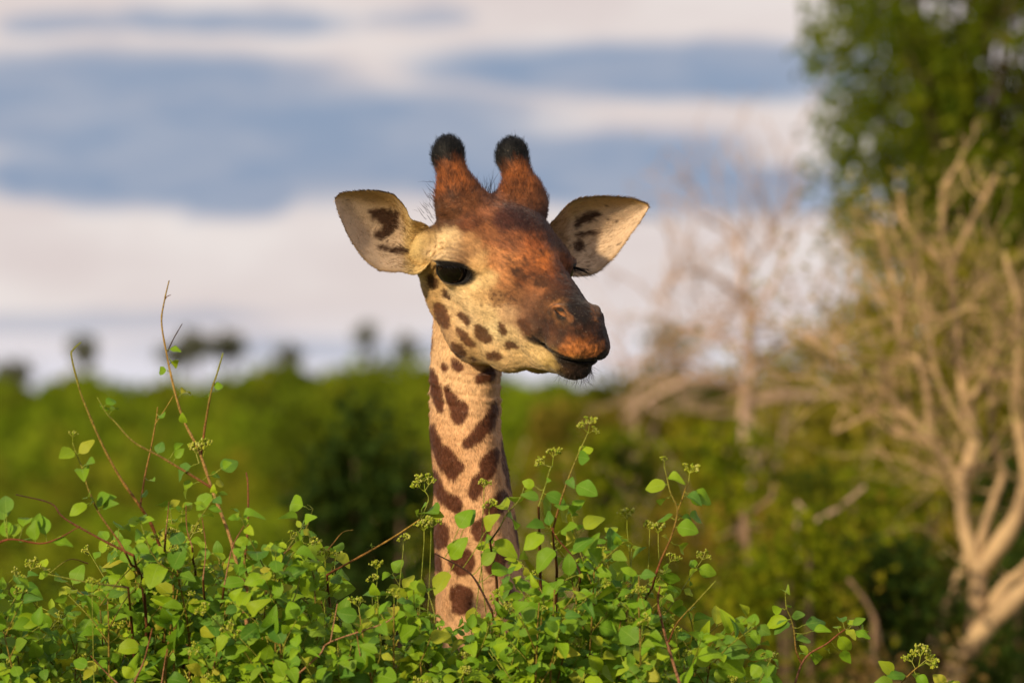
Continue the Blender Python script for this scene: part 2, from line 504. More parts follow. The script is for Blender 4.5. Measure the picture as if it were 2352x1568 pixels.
for (cx, cy, r) in [(2290, 130, 34), (2270, 230, 22), (2335, 55, 26), (2030, 112, 13), (2075, 270, 15), (2140, 205, 17), (1990, 335, 24), (2000, 436, 15), (2310, 392, 14), (2060, 425, 12), (2015, 500, 15), (1975, 190, 13), (2200, 22, 20), (2125, 10, 26)]:
    hole |= (pxy[:, 0] - cx) ** 2 + (pxy[:, 1] - cy) ** 2 < (r * .8) ** 2
hole &= rng.uniform(size=len(pp)) < .9
pp = pp[~hole]
Vv, Ff = leaf_cards(pp, np.full(len(pp), 0.085), rng)
obj('crown', mesh_np('crown', Vv, Ff, M['tree_leaf'], False), tree)
T = Tubes(7)
top = np.array(at(2200, 60, TD)) - np.array(base)
T.add(spline([(0, 0, -.1), (-.05, 0, 1.2), top * [.5, 0, .55], top], 14), np.linspace(.17, .05, 14))
obj('trunk', T.mesh('trunk', M['brown_bark']), tree)
T = Tubes(5)
for c in CC[::9]:
    f = rng.uniform(.35, .8); s0 = spline([(0, 0, 0), (-.05, 0, 1.2), top * [.5, 0, .55], top], 20)[int(f * 19)]
    T.add(spline([s0, (s0 + c) / 2 + rng.normal(size=3) * .1, c], 6), np.linspace(.035, .008, 6))
obj('branches', T.mesh('branches', M['brown_bark']), tree)

# ---- bare tan tree in front of it, 27 m away
rng = np.random.default_rng(5)
DD = 35.0; bs = DD / F_PX


def z6(x, y, *k): return (1635.4 + x * .5022, 780.9 + y * .5022, *k)
def z5(x, y): return (1635.4 + x * .504, y * .504)


bx = at(*z6(1075, 1700), DD)
dead = tag(empty('bare_tree', (bx.x, bx.y, 0)), 'bare tan tree with smooth forking trunk and dry yellowish twigs', 'tree')
O = np.array((bx.x, bx.y, 0.0))
stems = [
    ([z6(1085, 1700), z6(1090, 1568), z6(1150, 1430), z6(1240, 1320), z6(1350, 1215), z6(1460, 1110), z6(1600, 940)], 40, 27, -0.1),
    ([z6(1060, 1700), z6(1035, 1500), z6(1045, 1300), z6(1105, 1150), z6(1150, 1030), z6(1185, 960)], 21, 16, 0.05),
    ([z6(1175, 1400), z6(1205, 1270), z6(1215, 1060), z6(1180, 950), z6(1145, 800), z6(1138, 650), z6(1085, 570), z6(1000, 460), z6(900, 350), z6(800, 240), z6(760, 150)], 30, 8, 0.0),
    ([z6(1142, 640), z6(1190, 520), z6(1195, 420), z6(1160, 300), z6(1140, 150), z5(1120, 1600), z5(1090, 1250), z5(1050, 1040), z5(1060, 860), z5(1130, 740)], 26, 7, 0.1),
    ([z6(1215, 1060), z6(1330, 910), z6(1400, 790), z6(1440, 640), z6(1420, 480), z6(1390, 300), z6(1400, 100), z5(1400, 1400), z5(1330, 1150)], 30, 8, -0.15),
    ([z6(1210, 980), z6(1255, 830), z6(1300, 700), z6(1330, 600), z6(1290, 480), z6(1270, 300), z6(1290, 120)], 16, 7, 0.2),
    ([z6(1270, 1220), z6(1350, 1110), z6(1440, 1040), z6(1530, 900)], 20, 14, 0.1),
    ([z6(1000, 460), z6(990, 300), z6(960, 120), z5(860, 1560), z5(850, 1380), z5(800, 1180), z5(760, 1010)], 16, 6, 0.1),
    ([z5(1090, 1260), z5(1010, 1150), z5(930, 1090), z5(880, 1010), z5(860, 880)], 15, 6, 0.0),
    ([z5(1085, 1230), z5(1150, 1080), z5(1230, 930), z5(1290, 800)], 13, 6, -0.1),
    ([z6(1190, 430), z6(1080, 280), z6(1020, 130), z6(1000, 10), z5(950, 1400), z5(960, 1250)], 14, 6, -0.2),
    ([z6(900, 350), z6(760, 330), z6(640, 380), z6(560, 420)], 10, 4, 0.1),
    ([z6(1000, 470), z6(930, 440), z6(850, 430), z6(800, 400)], 13, 6, 0.2),
    ([z6(1160, 300), z6(1240, 180), z6(1300, 40), z5(1300, 1460)], 13, 5, 0.1),
    ([z6(820, 260), z6(700, 150), z6(560, 120), z5(580, 1500)], 9, 4, -0.1),
]
tips, starts = [], []
for n_, (pl, r0, r1, off) in enumerate(stems):
    T = Tubes(8)
    P3 = [np.array(at(a, b_, DD + off * (i / max(1, len(pl) - 1)))) - O for i, (a, b_) in enumerate(pl)]
    if n_ < 2: P3[0][2] = 0.0; P3.insert(1, P3[1] * [1, 1, 0] + [0, 0, P3[1][2] * .6])
    S3 = spline(P3, 4 * len(P3)); rr = np.linspace(r0, r1, len(S3)) * bs * 0.76 * (1 + .07 * np.sin(np.arange(len(S3)) * .9 + n_))
    T.add(S3, rr)
    obj('trunk' if n_ < 2 else 'limb', T.mesh('limb', M['tan_bark']), dead)
    if n_ >= 2:
        for q in S3[len(S3) // 3:]: starts.append(q)
T = Tubes(4)
tips = []
for q in starts:
    for _ in range(int(rng.uniform() < .62) if to_px((q + O)[None])[0, 1] > 640 else int(rng.uniform() < .25)):
        dv = rng.normal(size=3) * [.7, .6, .4] + [-.1, 0, .6]
        branching(T, q, dv, rng.uniform(.22, .46) * (1 if to_px((q + O)[None])[0, 1] > 700 else .45), 0.0060, rng, 2, tips, .2, .45, 4, (2, 3))
obj('twigs', T.mesh('twigs', M['tan_bark']), dead, kind='stuff')
tp = np.array(tips); tw = to_px(tp + O)
sel = (tw[:, 1] < 1050) & (tw[:, 1] > 380) & (rng.uniform(size=len(tp)) < .4)
pp = (tp[sel][:, None] + rng.normal(size=(sel.sum(), 9, 3)) * 0.07).reshape(-1, 3)
Vv, Ff = leaf_cards(pp, np.full(len(pp), 0.035), rng)
obj('dry_leaves', mesh_np('dry_leaves', Vv, Ff, M['dry_leaf'], False), dead, kind='stuff', label='sparse dry yellow leaves')

# ---- bare pinkish tree in the middle distance
rng = np.random.default_rng(9)
DP = 54.0; ps = DP / F_PX
bx = at(1725, 1000, DP); gz = float(ground_z(bx.x, bx.y)); O = np.array((bx.x, bx.y, gz))
pink = tag(empty('bare_tree', O), 'leafless pinkish grey tree with a long level branch among the shrubs', 'tree')
stems = [
    ([(1735, 1600), (1722, 1100), (1712, 960), (1722, 860), (1722, 760), (1712, 660), (1695, 590), (1700, 530)], 26, 5),
    ([(1716, 930), (1780, 912), (1850, 908), (1960, 903), (2080, 905), (2160, 890)], 15, 6),
    ([(1715, 900), (1660, 880), (1590, 872), (1530, 895), (1470, 930), (1430, 960)], 13, 5),
    ([(1715, 700), (1660, 650), (1610, 625), (1550, 640), (1500, 690)], 9, 4),
    ([(1718, 760), (1760, 690), (1800, 600), (1830, 540)], 9, 4),
    ([(1718, 820), (1650, 770), (1580, 760), (1520, 800)], 9, 4),
    ([(1712, 640), (1760, 560), (1790, 500)], 7, 3),
    ([(1720, 860), (1780, 800), (1850, 770), (1920, 780)], 9, 4),
    ([(1700, 560), (1650, 520), (1620, 500)], 6, 3),
    ([(1640, 876), (1560, 830), (1480, 830), (1430, 850)], 7, 3),
]
starts = []
for n_, (pl, r0, r1) in enumerate(stems):
    T = Tubes(7)
    P3 = [np.array(at(a, b_, DP + .12 * math.sin(i + n_))) - O for i, (a, b_) in enumerate(pl)]
    if n_ == 0: P3[0][2] = -.05; P3[0][:2] *= .3
    S3 = spline(P3, 4 * len(P3)); T.add(S3, np.linspace(r0, r1, len(S3)) * ps * .85)
    obj('trunk' if n_ == 0 else 'limb', T.mesh('limb', M['pink_bark']), pink)
    for q in S3[len(S3) // 4:]: starts.append(q)
T = Tubes(4); tips = []
for q in starts:
    if q[2] + gz < 3.3 or rng.uniform() < .35: continue
    dv = rng.normal(size=3) * [1, .7, .7] + [-.1, 0, .5]
    branching(T, q, dv, rng.uniform(.25, .6), 0.009, rng, 2, tips, .2, .6, 4, (2, 3))
obj('twigs', T.mesh('twigs', M['pink_bark']), pink, kind='stuff')

# ---- shrubs of the middle ground
SH = 'shrubs of the middle ground'
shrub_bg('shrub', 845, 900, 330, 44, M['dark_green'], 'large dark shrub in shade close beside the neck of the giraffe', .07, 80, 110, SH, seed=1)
shrub_bg('shrub', 860, 815, 520, 96, M['far_green'], 'bright green rounded shrub rising above the dark shaded shrub', .11, 80, 80, SH, seed=2)
shrub_bg('shrub', 1545, 742, 240, 74, M['olive'], 'round topped olive shrub poking up behind the long level branch', .09, 60, 100, SH, seed=3)
shrub_bg('shrub', 1290, 905, 330, 62, M['olive'], 'olive green shrub just past the muzzle of the giraffe', .08, 70, 100, SH, seed=4)
shrub_bg('shrub', 1400, 985, 440, 44, M['mid_green'], 'mid green shrub with brown lower leaves right of the neck', .065, 80, 110, SH, seed=5, dry=.25)
shrub_bg('shrub', 1720, 965, 470, 43, M['mid_green'], 'mid green shrub around the foot of the pinkish bare tree', .065, 80, 110, SH, seed=6, dry=.25)
shrub_bg('shrub', 2040, 930, 440, 45, M['mid_green'], 'green shrub under the end of the long level branch', .065, 80, 110, SH, seed=7, dry=.15)
shrub_bg('shrub', 1890, 1075, 420, 38, M['mid_green'], 'low dense green shrub in front of the bare pinkish tree', .05, 80, 110, SH, seed=8, dry=.4)
shrub_bg('shrub', 1560, 1130, 440, 39, M['mid_green'], 'low green shrub with brown withered patches behind the leafy sprigs', .05, 80, 110, SH, seed=9, dry=.5)
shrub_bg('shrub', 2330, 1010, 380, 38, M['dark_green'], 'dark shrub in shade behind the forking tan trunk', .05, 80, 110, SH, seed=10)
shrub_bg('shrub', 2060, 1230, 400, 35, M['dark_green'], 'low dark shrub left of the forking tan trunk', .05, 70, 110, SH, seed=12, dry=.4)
shrub_bg('shrub', 1985, 610, 330, 52, M['yellow_olive'], 'tall olive shrub beneath the crown of the leafy tree', .085, 70, 110, SH, seed=13)
shrub_bg('shrub', 2200, 560, 440, 50, M['yellow_olive'], 'broad olive yellow shrub behind the fork of the bare tan tree', .085, 90, 110, SH, seed=14)
shrub_bg('shrub', 2330, 590, 260, 52, M['dry_leaf'], 'pale dry shrub with straw coloured leaves behind the tan twigs', .07, 60, 90, SH, seed=15)
shrub_bg('shrub', 130, 1215, 460, 40, M['mid_green'], 'low shrub with brown withered leaves behind the leaning bare twigs', .06, 70, 110, SH, seed=16, dry=.6)
shrub_bg('shrub', 560, 1185, 420, 46, M['far_green'], 'light green shrub behind the base of the tall bare twig', .065, 70, 110, SH, seed=17)
shrub_bg('shrub', 1120, 1100, 330, 50, M['mid_green'], 'green shrub directly behind the lower neck', .065, 70, 110, SH, seed=18)

shrub_bg('shrub', 1735, 1235, 280, 35.0, M['mid_green'], 'small low shrub hiding the foot of the crooked dead branch', .045, 90, 120, SH, seed=19, dry=.4)
shrub_bg('shrub', 1840, 1150, 300, 34.6, M['mid_green'], 'small low green shrub under the short curved dead branch', .045, 90, 120, SH, seed=20, dry=.3)
shrub_bg('shrub', 2030, 1440, 330, 31.5, M['brown_leaf'], 'low withered brown shrub left of the foot of the tan trunk', .045, 60, 100, SH, seed=22)
shrub_bg('shrub', 1640, 1420, 300, 33, M['mid_green'], 'low green shrub behind the thin leafy sprigs', .045, 50, 100, SH, seed=23, dry=.8)

shrub_bg('shrub', 1430, 850, 300, 66, M['olive'], 'olive shrub between the muzzle and the round topped shrub', .085, 60, 100, SH, seed=24)
shrub_bg('shrub', 1660, 805, 260, 63, M['olive'], 'olive shrub standing behind the trunk of the pinkish bare tree', .085, 60, 100, SH, seed=25)
shrub_bg('shrub', 1790, 800, 300, 61, M['yellow_olive'], 'yellowish shrub above the middle of the long level branch', .085, 60, 100, SH, seed=26)
shrub_bg('shrub', 1880, 700, 260, 57, M['yellow_olive'], 'taller yellowish shrub at the edge of the leafy tree', .08, 60, 100, SH, seed=27)

# fallen grey limbs lying in the shrubs
for (pl, d_, lab, mat_) in [([(1720, 1300), (1705, 1250), (1700, 1215), (1720, 1180), (1770, 1145), (1775, 1115)], 37.0, 'crooked tan dead branch standing up from the low green shrub', 'dead_wood'),
                            ([(1835, 1300), (1868, 1205), (1925, 1168), (1985, 1118)], 36.0, 'short curved grey dead branch caught in the shrub', 'pink_bark'),
                            ([(1950, 1330), (2000, 1400), (2020, 1480), (2015, 1568)], 33.0, 'brown dead branch leaning beside the forking tan trunk', 'dead_wood')]:
    T = Tubes(7); s_ = d_ / F_PX
    P3 = [np.array(at(a, b_, d_)) for a, b_ in pl]
    low = P3[0] if P3[0][2] < P3[-1][2] else P3[-1]
    if P3[-1][2] < P3[0][2]: P3 = P3[::-1]
    P3 = [np.array([P3[0][0] + .25, P3[0][1] + .3, -.02])] + P3
    S3 = spline(P3, 24); T.add(S3, np.linspace(9, 5, 24) * (1 + .25 * np.sin(np.arange(24) * 1.7)) * s_ * .8)
    obj('dead_branch', T.mesh('dead_branch', M[mat_]), label=lab, category='branch', group='dead branches in the shrubs')

# twiggy bare shrubs whose pale branches show among the green
rng = np.random.default_rng(55)
for (px, topy, d_, w_, lab) in [(1340, 860, 50, 1.1, 'bare twiggy shrub with pale branches past the muzzle of the giraffe'), (1470, 800, 47, 1.2, 'pale twiggy shrub between the muzzle and the pinkish bare tree'),
                                (1610, 760, 49, 1.3, 'tall pale twiggy shrub touching the pinkish bare tree'), (1840, 700, 44, 1.3, 'bare twiggy shrub rising over the long level branch'), (1640, 1120, 37.5, .9, 'low dry twiggy shrub tangled in the green shrubs'),
                                (2010, 1080, 36.5, .9, 'dry twiggy shrub left of the fork in the tan trunk')]:
    p = at(px, topy, d_); gz = float(ground_z(p.x, p.y)); H = p.z - gz
    t = tag(empty('bare_shrub', (p.x, p.y, gz)), lab, 'shrub', 'bare twiggy shrubs')
    T = Tubes(4); tips = []
    for k in range(9):
        dv = np.array([np.clip(rng.normal(), -1.3, 1.3) * .13 * w_, rng.normal() * .10, 1.0])
        L = H * rng.uniform(.30, .44)
        branching(T, (rng.normal() * .06, rng.normal() * .06, -.03), dv, L, .021, rng, 3, tips, .3, .30, 5, (2, 4))
    me = T.mesh('branches', M['pink_bark'])
    obj('branches', me, t)
    tp = np.array(tips); pp = (tp[:, None] + rng.normal(size=(len(tp), 3, 3)) * .07).reshape(-1, 3); pp = pp[pp[:, 2] > .1]
    Vv, Ff = leaf_cards(pp, np.full(len(pp), .04), rng)
    obj('dry_leaves', mesh_np('dry_leaves', Vv, Ff, M['dry_leaf'], False), t, kind='stuff')

# ---- small trees on the skyline
rng = np.random.default_rng(33)
for (px, py, w, h, d_, lab) in [(188, 808, 72, 62, 330, 'lone round crowned tree standing on the skyline'),
                                (450, 795, 84, 66, 310, 'dark skyline tree at one end of the clump of two'),
                                (525, 797, 90, 60, 312, 'dark skyline tree with the flatter crown in the clump'),
                                (405, 818, 84, 50, 305, 'low dark skyline tree joining the clump'),
                                (25, 858, 90, 44, 300, 'low dark tree where the skyline dips'),
                                (665, 818, 60, 34, 300, 'small faint tree at the rise of the green hillside'),
                                (842, 772, 34, 50, 320, 'slim faint tree above the bright green rounded shrub'),
                                (935, 800, 60, 60, 300, 'grey skyline tree just behind the back of the neck')]:
    s_ = d_ / F_PX; p = at(px, py, d_); gz = float(ground_z(p.x, p.y))
    t = tag(empty('skyline_tree', (p.x, p.y, gz)), lab, 'tree', 'small trees on the skyline')
    H = p.z - gz
    cc, pp = clump_points((0, 0, H), (w * s_ * .42, w * s_ * .42, h * s_ * .40), 12 if 'faint' in lab or 'grey' in lab else 26, 34, rng, clump_r=.28, shell=.1)
    Vv, Ff = leaf_cards(pp, np.full(len(pp), .22), rng)
    obj('crown', mesh_np('crown', Vv, Ff, M['grey_green'], False), t)
    T = Tubes(6); T.add(spline([(0, 0, -.1), (.05, 0, H * .5), (0, 0, H)], 8), np.linspace(.13, .05, 8))
    obj('trunk', T.mesh('trunk', M['brown_bark']), t)

# ------------------------------------------------------------------ giraffe
# millimetres around the point midway between the eyes; head axes: L to its left, F along the nose, U up
EYE0 = np.array(at(1180, 615, CAM_D))
YAW, PIT = math.radians(33), math.radians(28)
AL = np.array([math.cos(YAW), math.sin(YAW), 0.0])
AF = np.array([math.sin(YAW) * math.cos(PIT), -math.cos(YAW) * math.cos(PIT), -math.sin(PIT)])
AU = np.array([math.sin(YAW) * math.sin(PIT), -math.cos(YAW) * math.sin(PIT), math.cos(PIT)])
RH = np.stack([AL, AF, AU])                    # world -> head


def ell(p, c, r, rot=None):
    q = p - np.asarray(c, np.float32)
    if rot is not None: q = q @ rot.T.astype(np.float32)
    r = np.asarray(r, np.float32)
    k0 = np.sqrt(np.sum((q / r) ** 2, 1)); k1 = np.sqrt(np.sum((q / (r * r)) ** 2, 1)) + 1e-9
    return k0 * (k0 - 1) / k1


def cone(p, a, b, ra, rb):
    a = np.asarray(a, np.float32); b = np.asarray(b, np.float32); ba = b - a
    h = np.clip(((p - a) @ ba) / float(ba @ ba), 0, 1)
    return np.sqrt(np.sum((p - a - h[:, None] * ba) ** 2, 1)) - (ra + (rb - ra) * h)


def smin(a, b, k):
    h = np.clip(.5 + .5 * (b - a) / k, 0, 1)
    return b + (a - b) * h - k * h * (1 - h)


def smax(a, b, k): return -smin(-a, -b, k)


EYE_C = np.array([138.0, -30.0, -16.0])
GAZE = np.array([0.76, 0.62, 0.08]); GAZE /= np.linalg.norm(GAZE)
EH = np.array([0.55, -0.74, -0.34]); EH -= GAZE * (EH @ GAZE); EH /= np.linalg.norm(EH)   # towards the rear corner
EV = np.cross(EH, GAZE); EV *= np.sign(EV[2])
EROT = np.stack([EH, EV, GAZE])


_n = np.array([.74, .30, .60]); _n /= np.linalg.norm(_n)
_t = np.array([-.40, .90, -.12]); _t -= _n * (_t @ _n); _t /= np.linalg.norm(_t)
NOSTRIL = np.stack([np.cross(_n, _t), _t, _n])


def head_sdf(q):
    p = q.copy(); p[:, 0] = np.abs(p[:, 0])     # symmetric
    d = ell(p, (0, -105, 20), (122, 130, 92))
    d = smin(d, ell(p, (0, -20, 62), (98, 85, 52)), 40)                   # forehead
    d = smin(d, ell(p, (0, -22, 92), (52, 48, 36)), 40)                   # frontal boss
    d = smin(d, cone(p, (64, -140, 55), (86, -165, 98), 66, 46), 40)     # root of the ossicone
    d = smin(d, ell(p, (106, -34, 8), (46, 76, 50)), 36)                 # orbit
    d = smin(d, cone(p, (66, -100, 22), (104, 20, 24), 36, 24), 36)       # brow ridge
    d = smin(d, cone(p, (0, -20, 5), (0, 170, -8), 96, 62), 40)
    d = smin(d, cone(p, (0, 20, 66), (0, 262, 12), 44, 40), 36)           # nose bridge
    d = smin(d, cone(p, (0, 160, -8), (0, 290, -8), 62, 58), 36)
    d = smin(d, cone(p, (92, -20, -50), (58, 130, -30), 44, 34), 36)      # cheek bone
    d = smin(d, ell(p, (0, -60, -72), (112, 118, 92)), 50)                # cheeks
    d = smin(d, cone(p, (68, -100, -138), (58, 10, -170), 58, 54), 50)    # jaw
    d = smin(d, cone(p, (56, 10, -170), (40, 130, -146), 54, 44), 50)
    d = smin(d, cone(p, (36, 130, -142), (14, 262, -92), 44, 34), 40)
    d = smin(d, cone(p, (62, 60, -70), (44, 220, -50), 60, 46), 50)       # side of the mouth
    d = smin(d, ell(p, (0, 262, -90), (54, 62, 30)), 28)                  # chin
    lower = ell(p, (0, 322, -84), (46, 44, 30))
    d = smin(d, lower, 20)
    up = smin(ell(p, (0, 300, -4), (70, 62, 54)), ell(p, (0, 338, -28), (60, 42, 36)), 30)
    up = smin(up, ell(p, (36, 322, -34), (40, 44, 30)), 20)
    d = smin(d, up, 22)
    # mouth line
    line = -60 + 0.00055 * (p[:, 1] - 300) ** 2 * np.sign(p[:, 1] - 300) + 4
    sl = np.abs(p[:, 2] - line) - 3.6
    sl = np.maximum(sl, 268 - p[:, 1])
    d = smax(d, -np.maximum(sl, -(ell(p, (0, 285, -60), (26, 58, 60)))), 5)
    # nostrils
    nr = NOSTRIL
    d = smin(d, ell(p, (48, 290, 30), (18, 32, 17), nr), 12)
    d = smax(d, -ell(p, (57, 296, 38), (5, 23, 16), nr), 4)
    # horns
    horn = smin(cone(p, (88, -152, 90), (89, -210, 135), 54, 31), cone(p, (89, -210, 135), (88, -244, 160), 31, 35), 16)
    horn = smin(horn, ell(p, (88, -252, 167), (35, 35, 40)), 14)
    d = smin(d, horn, 30)
    # ear roots
    d = smin(d, ell(p, (140, -124, -20), (62, 36, 60)), 34)
    d = smin(d, cone(p, (138, -122, -30), (100, -120, -95), 40, 48), 30)
    wr = np.exp(-((p[:, 0] - 158) / 30) ** 2 - ((p[:, 1] + 112) / 60) ** 2 - ((p[:, 2] + 20) / 62) ** 2)
    d = d + 1.7 * wr * np.sin(p[:, 0] * .55 + p[:, 2] * .06)
    # eyelids and the opening between them
    e = (p - EYE_C.astype(np.float32)) @ EROT.T.astype(np.float32)
    r = np.sqrt(np.sum(e * e, 1))
    d = smin(d, r - 44.5, 18)
    d = smin(d, ell(e, (3, 24, 22), (47, 11, 22)), 9)                    # upper lid fold
    op = np.maximum(np.sqrt((e[:, 0] / 44) ** 2 + ((e[:, 1] + 3) / np.where(e[:, 1] > -3, 13, 26)) ** 2) - 1, 0) * 25 - 2
    op = np.where(e[:, 2] > 0, op, 30)
    d = smax(d, -np.maximum(op, 20 - e[:, 2]), 4)
    # folds above the eye
    arc = np.sqrt((e[:, 0] / 1.25) ** 2 + (e[:, 1] + 6) ** 2)
    msk = np.clip((e[:, 1] - 18) / 14, 0, 1) * np.clip((75 - arc) / 12, 0, 1) * np.clip((60 - np.abs(e[:, 2] - 20)) / 20, 0, 1)
    d = d + 1.3 * np.sin(arc * 0.62) * msk
    return d


# neck: centre line in mm around EYE0 (x right, y away, z up), half width and half depth
NK = np.array([(-92, 170, 20, 80, 92), (-104, 178, -120, 82, 96), (-113, 182, -250, 82, 102), (-112, 184, -380, 82, 110), (-98, 196, -480, 87, 118),
               (-90, 220, -600, 96, 132), (-80, 252, -720, 101, 146), (-72, 288, -850, 108, 165), (-62, 330, -1000, 125, 190)], float)


def neck_sdf(p):
    z = np.clip(p[:, 2], NK[-1, 2], NK[0, 2])
    zz = NK[::-1, 2]
    f = lambda k: np.interp(z, zz, NK[::-1, k])
    cx, cy, rx, ry = f(0), f(1), f(3), f(4)
    qx = (p[:, 0] - cx) / rx; qy = (p[:, 1] - cy) / ry
    k0 = np.sqrt(qx * qx + qy * qy)
    d = (k0 - 1) * np.minimum(rx, ry)
    d = np.maximum(d, p[:, 2] - (NK[0, 2] + 30))
    # windpipe ridge down the front, skin folds below the jaw
    tr = np.sqrt((p[:, 0] - cx - 25) ** 2 + (p[:, 1] - cy + ry * .80) ** 2) - 40
    d = smin(d, np.maximum(tr, p[:, 2] + 250), 40)
    w = np.exp(-((p[:, 2] + 290) / 55) ** 2)
    ph = (p[:, 2] + 0.0012 * (p[:, 0] - cx - 30) ** 2 * -1.6)
    d = d + w * (1.3 * np.sin(ph * .23) + .8 * np.sin(ph * .41 + p[:, 0] * .03))
    return d.astype(np.float32)


def body_fine(p):
    hd = head_sdf((p @ RH.T.astype(np.float32)))
    nk = neck_sdf(p)
    return smin(hd, nk, 14), hd, nk


def surface_nets(V, org, h):
    """isosurface of V at 0 -> verts, quads"""
    ins = V < 0
    s = sum(ins[a:ins.shape[0] - 1 + a, b:ins.shape[1] - 1 + b, c:ins.shape[2] - 1 + c].astype(np.int8) for a in (0, 1) for b in (0, 1) for c in (0, 1))
    act = (s > 0) & (s < 8)
    I = np.argwhere(act)
    idx = np.full(act.shape, -1, np.int32); idx[act] = np.arange(len(I))
    cv = {(a, b, c): V[I[:, 0] + a, I[:, 1] + b, I[:, 2] + c] for a in (0, 1) for b in (0, 1) for c in (0, 1)}
    acc = np.zeros((len(I), 3)); cnt = np.zeros(len(I))
    for k in cv:
        for ax in range(3):
            if k[ax]: continue
            k2 = list(k); k2[ax] = 1; k2 = tuple(k2)
            a, b = cv[k], cv[k2]
            x = (a < 0) != (b < 0)
            t = np.where(x, a / np.where(x, a - b, 1), 0)
            pos = np.array(k, float)[None].repeat(len(I), 0); pos[:, ax] = t
            acc += pos * x[:, None]; cnt += x
    verts = (I + acc / cnt[:, None]) * h + org
    quads = []
    for ax in range(3):
        o1, o2 = [(1, 2), (2, 0), (0, 1)][ax]
        sl0 = [slice(None)] * 3; sl1 = [slice(None)] * 3
        sl0[ax] = slice(0, -1); sl1[ax] = slice(1, None)
        A, B = ins[tuple(sl0)], ins[tuple(sl1)]
        E = np.argwhere(A != B)
        ok = (E[:, o1] > 0) & (E[:, o2] > 0) & (E[:, o1] < V.shape[o1] - 1) & (E[:, o2] < V.shape[o2] - 1)
        E = E[ok]; flip = ~A[tuple(E.T)]
        c = []
        for (u1, u2) in ((1, 1), (0, 1), (0, 0), (1, 0)):
            F = E.copy(); F[:, o1] -= u1; F[:, o2] -= u2
            c.append(idx[tuple(F.T)])
        q = np.stack(c, 1); q[flip] = q[flip][:, ::-1]
        quads.append(q)
    return verts, np.concatenate(quads)


H_ = 3.4; BL = 8
org = np.array([-330., -330., -985.]); nb_ = np.array([22, 26, 49])
grid = np.full(tuple(nb_ * BL), 1e3, np.float32)
bc = np.stack(np.meshgrid(*[np.arange(n) for n in nb_], indexing='ij'), -1).reshape(-1, 3)
cen = (org + (bc * BL + BL / 2) * H_).astype(np.float32)
dc = body_fine(cen)[0]
near = np.abs(dc) < BL * H_ * 2.0
off = np.stack(np.meshgrid(*[np.arange(BL)] * 3, indexing='ij'), -1).reshape(-1, 3)
for blk, dv in zip(bc[~near], dc[~near]):
    if dv < 0:
        i, j, k = blk * BL; grid[i:i + BL, j:j + BL, k:k + BL] = -1e3
nbk = bc[near]
for s0 in range(0, len(nbk), 600):
    bb = nbk[s0:s0 + 600]
    P = (org + (bb[:, None] * BL + off[None]) * H_).reshape(-1, 3).astype(np.float32)
    dv = body_fine(P)[0].reshape(len(bb), BL, BL, BL)
    for blk, val in zip(bb, dv):
        i, j, k = blk * BL; grid[i:i + BL, j:j + BL, k:k + BL] = val
gv, gq = surface_nets(grid, org, H_)
del grid


def sdf_normals(P, fn, e=3.0):
    P = P.astype(np.float32); N = np.zeros_like(P)
    for a in range(3):
        dlt = np.zeros(3, np.float32); dlt[a] = e
        N[:, a] = fn(P + dlt) - fn(P - dlt)
    return N / (np.linalg.norm(N, axis=1)[:, None] + 1e-9)


gn = sdf_normals(gv, lambda p: body_fine(p)[0])
_q = gv @ RH.T
_cr = (1 - np.abs(vnoise(_q / [13, 20, 10], 67))) ** 5 * sstep(_q[:, 1], 120, 230) + .5 * (1 - np.abs(vnoise(_q / [16, 22, 12], 68))) ** 6 * sstep(_q[:, 1], -60, 60)
gv = gv - gn * (1.5 * _cr)[:, None]
gv = gv + gn * (1.5 * vnoise(gv / 26, 61) + 1.0 * vnoise(gv / 11, 62) + .35 * vnoise(gv / 5, 63))[:, None]
gn = gn + .10 * np.stack([vnoise(gv / 9, 64 + k) for k in range(3)], 1); gn /= np.linalg.norm(gn, axis=1)[:, None]

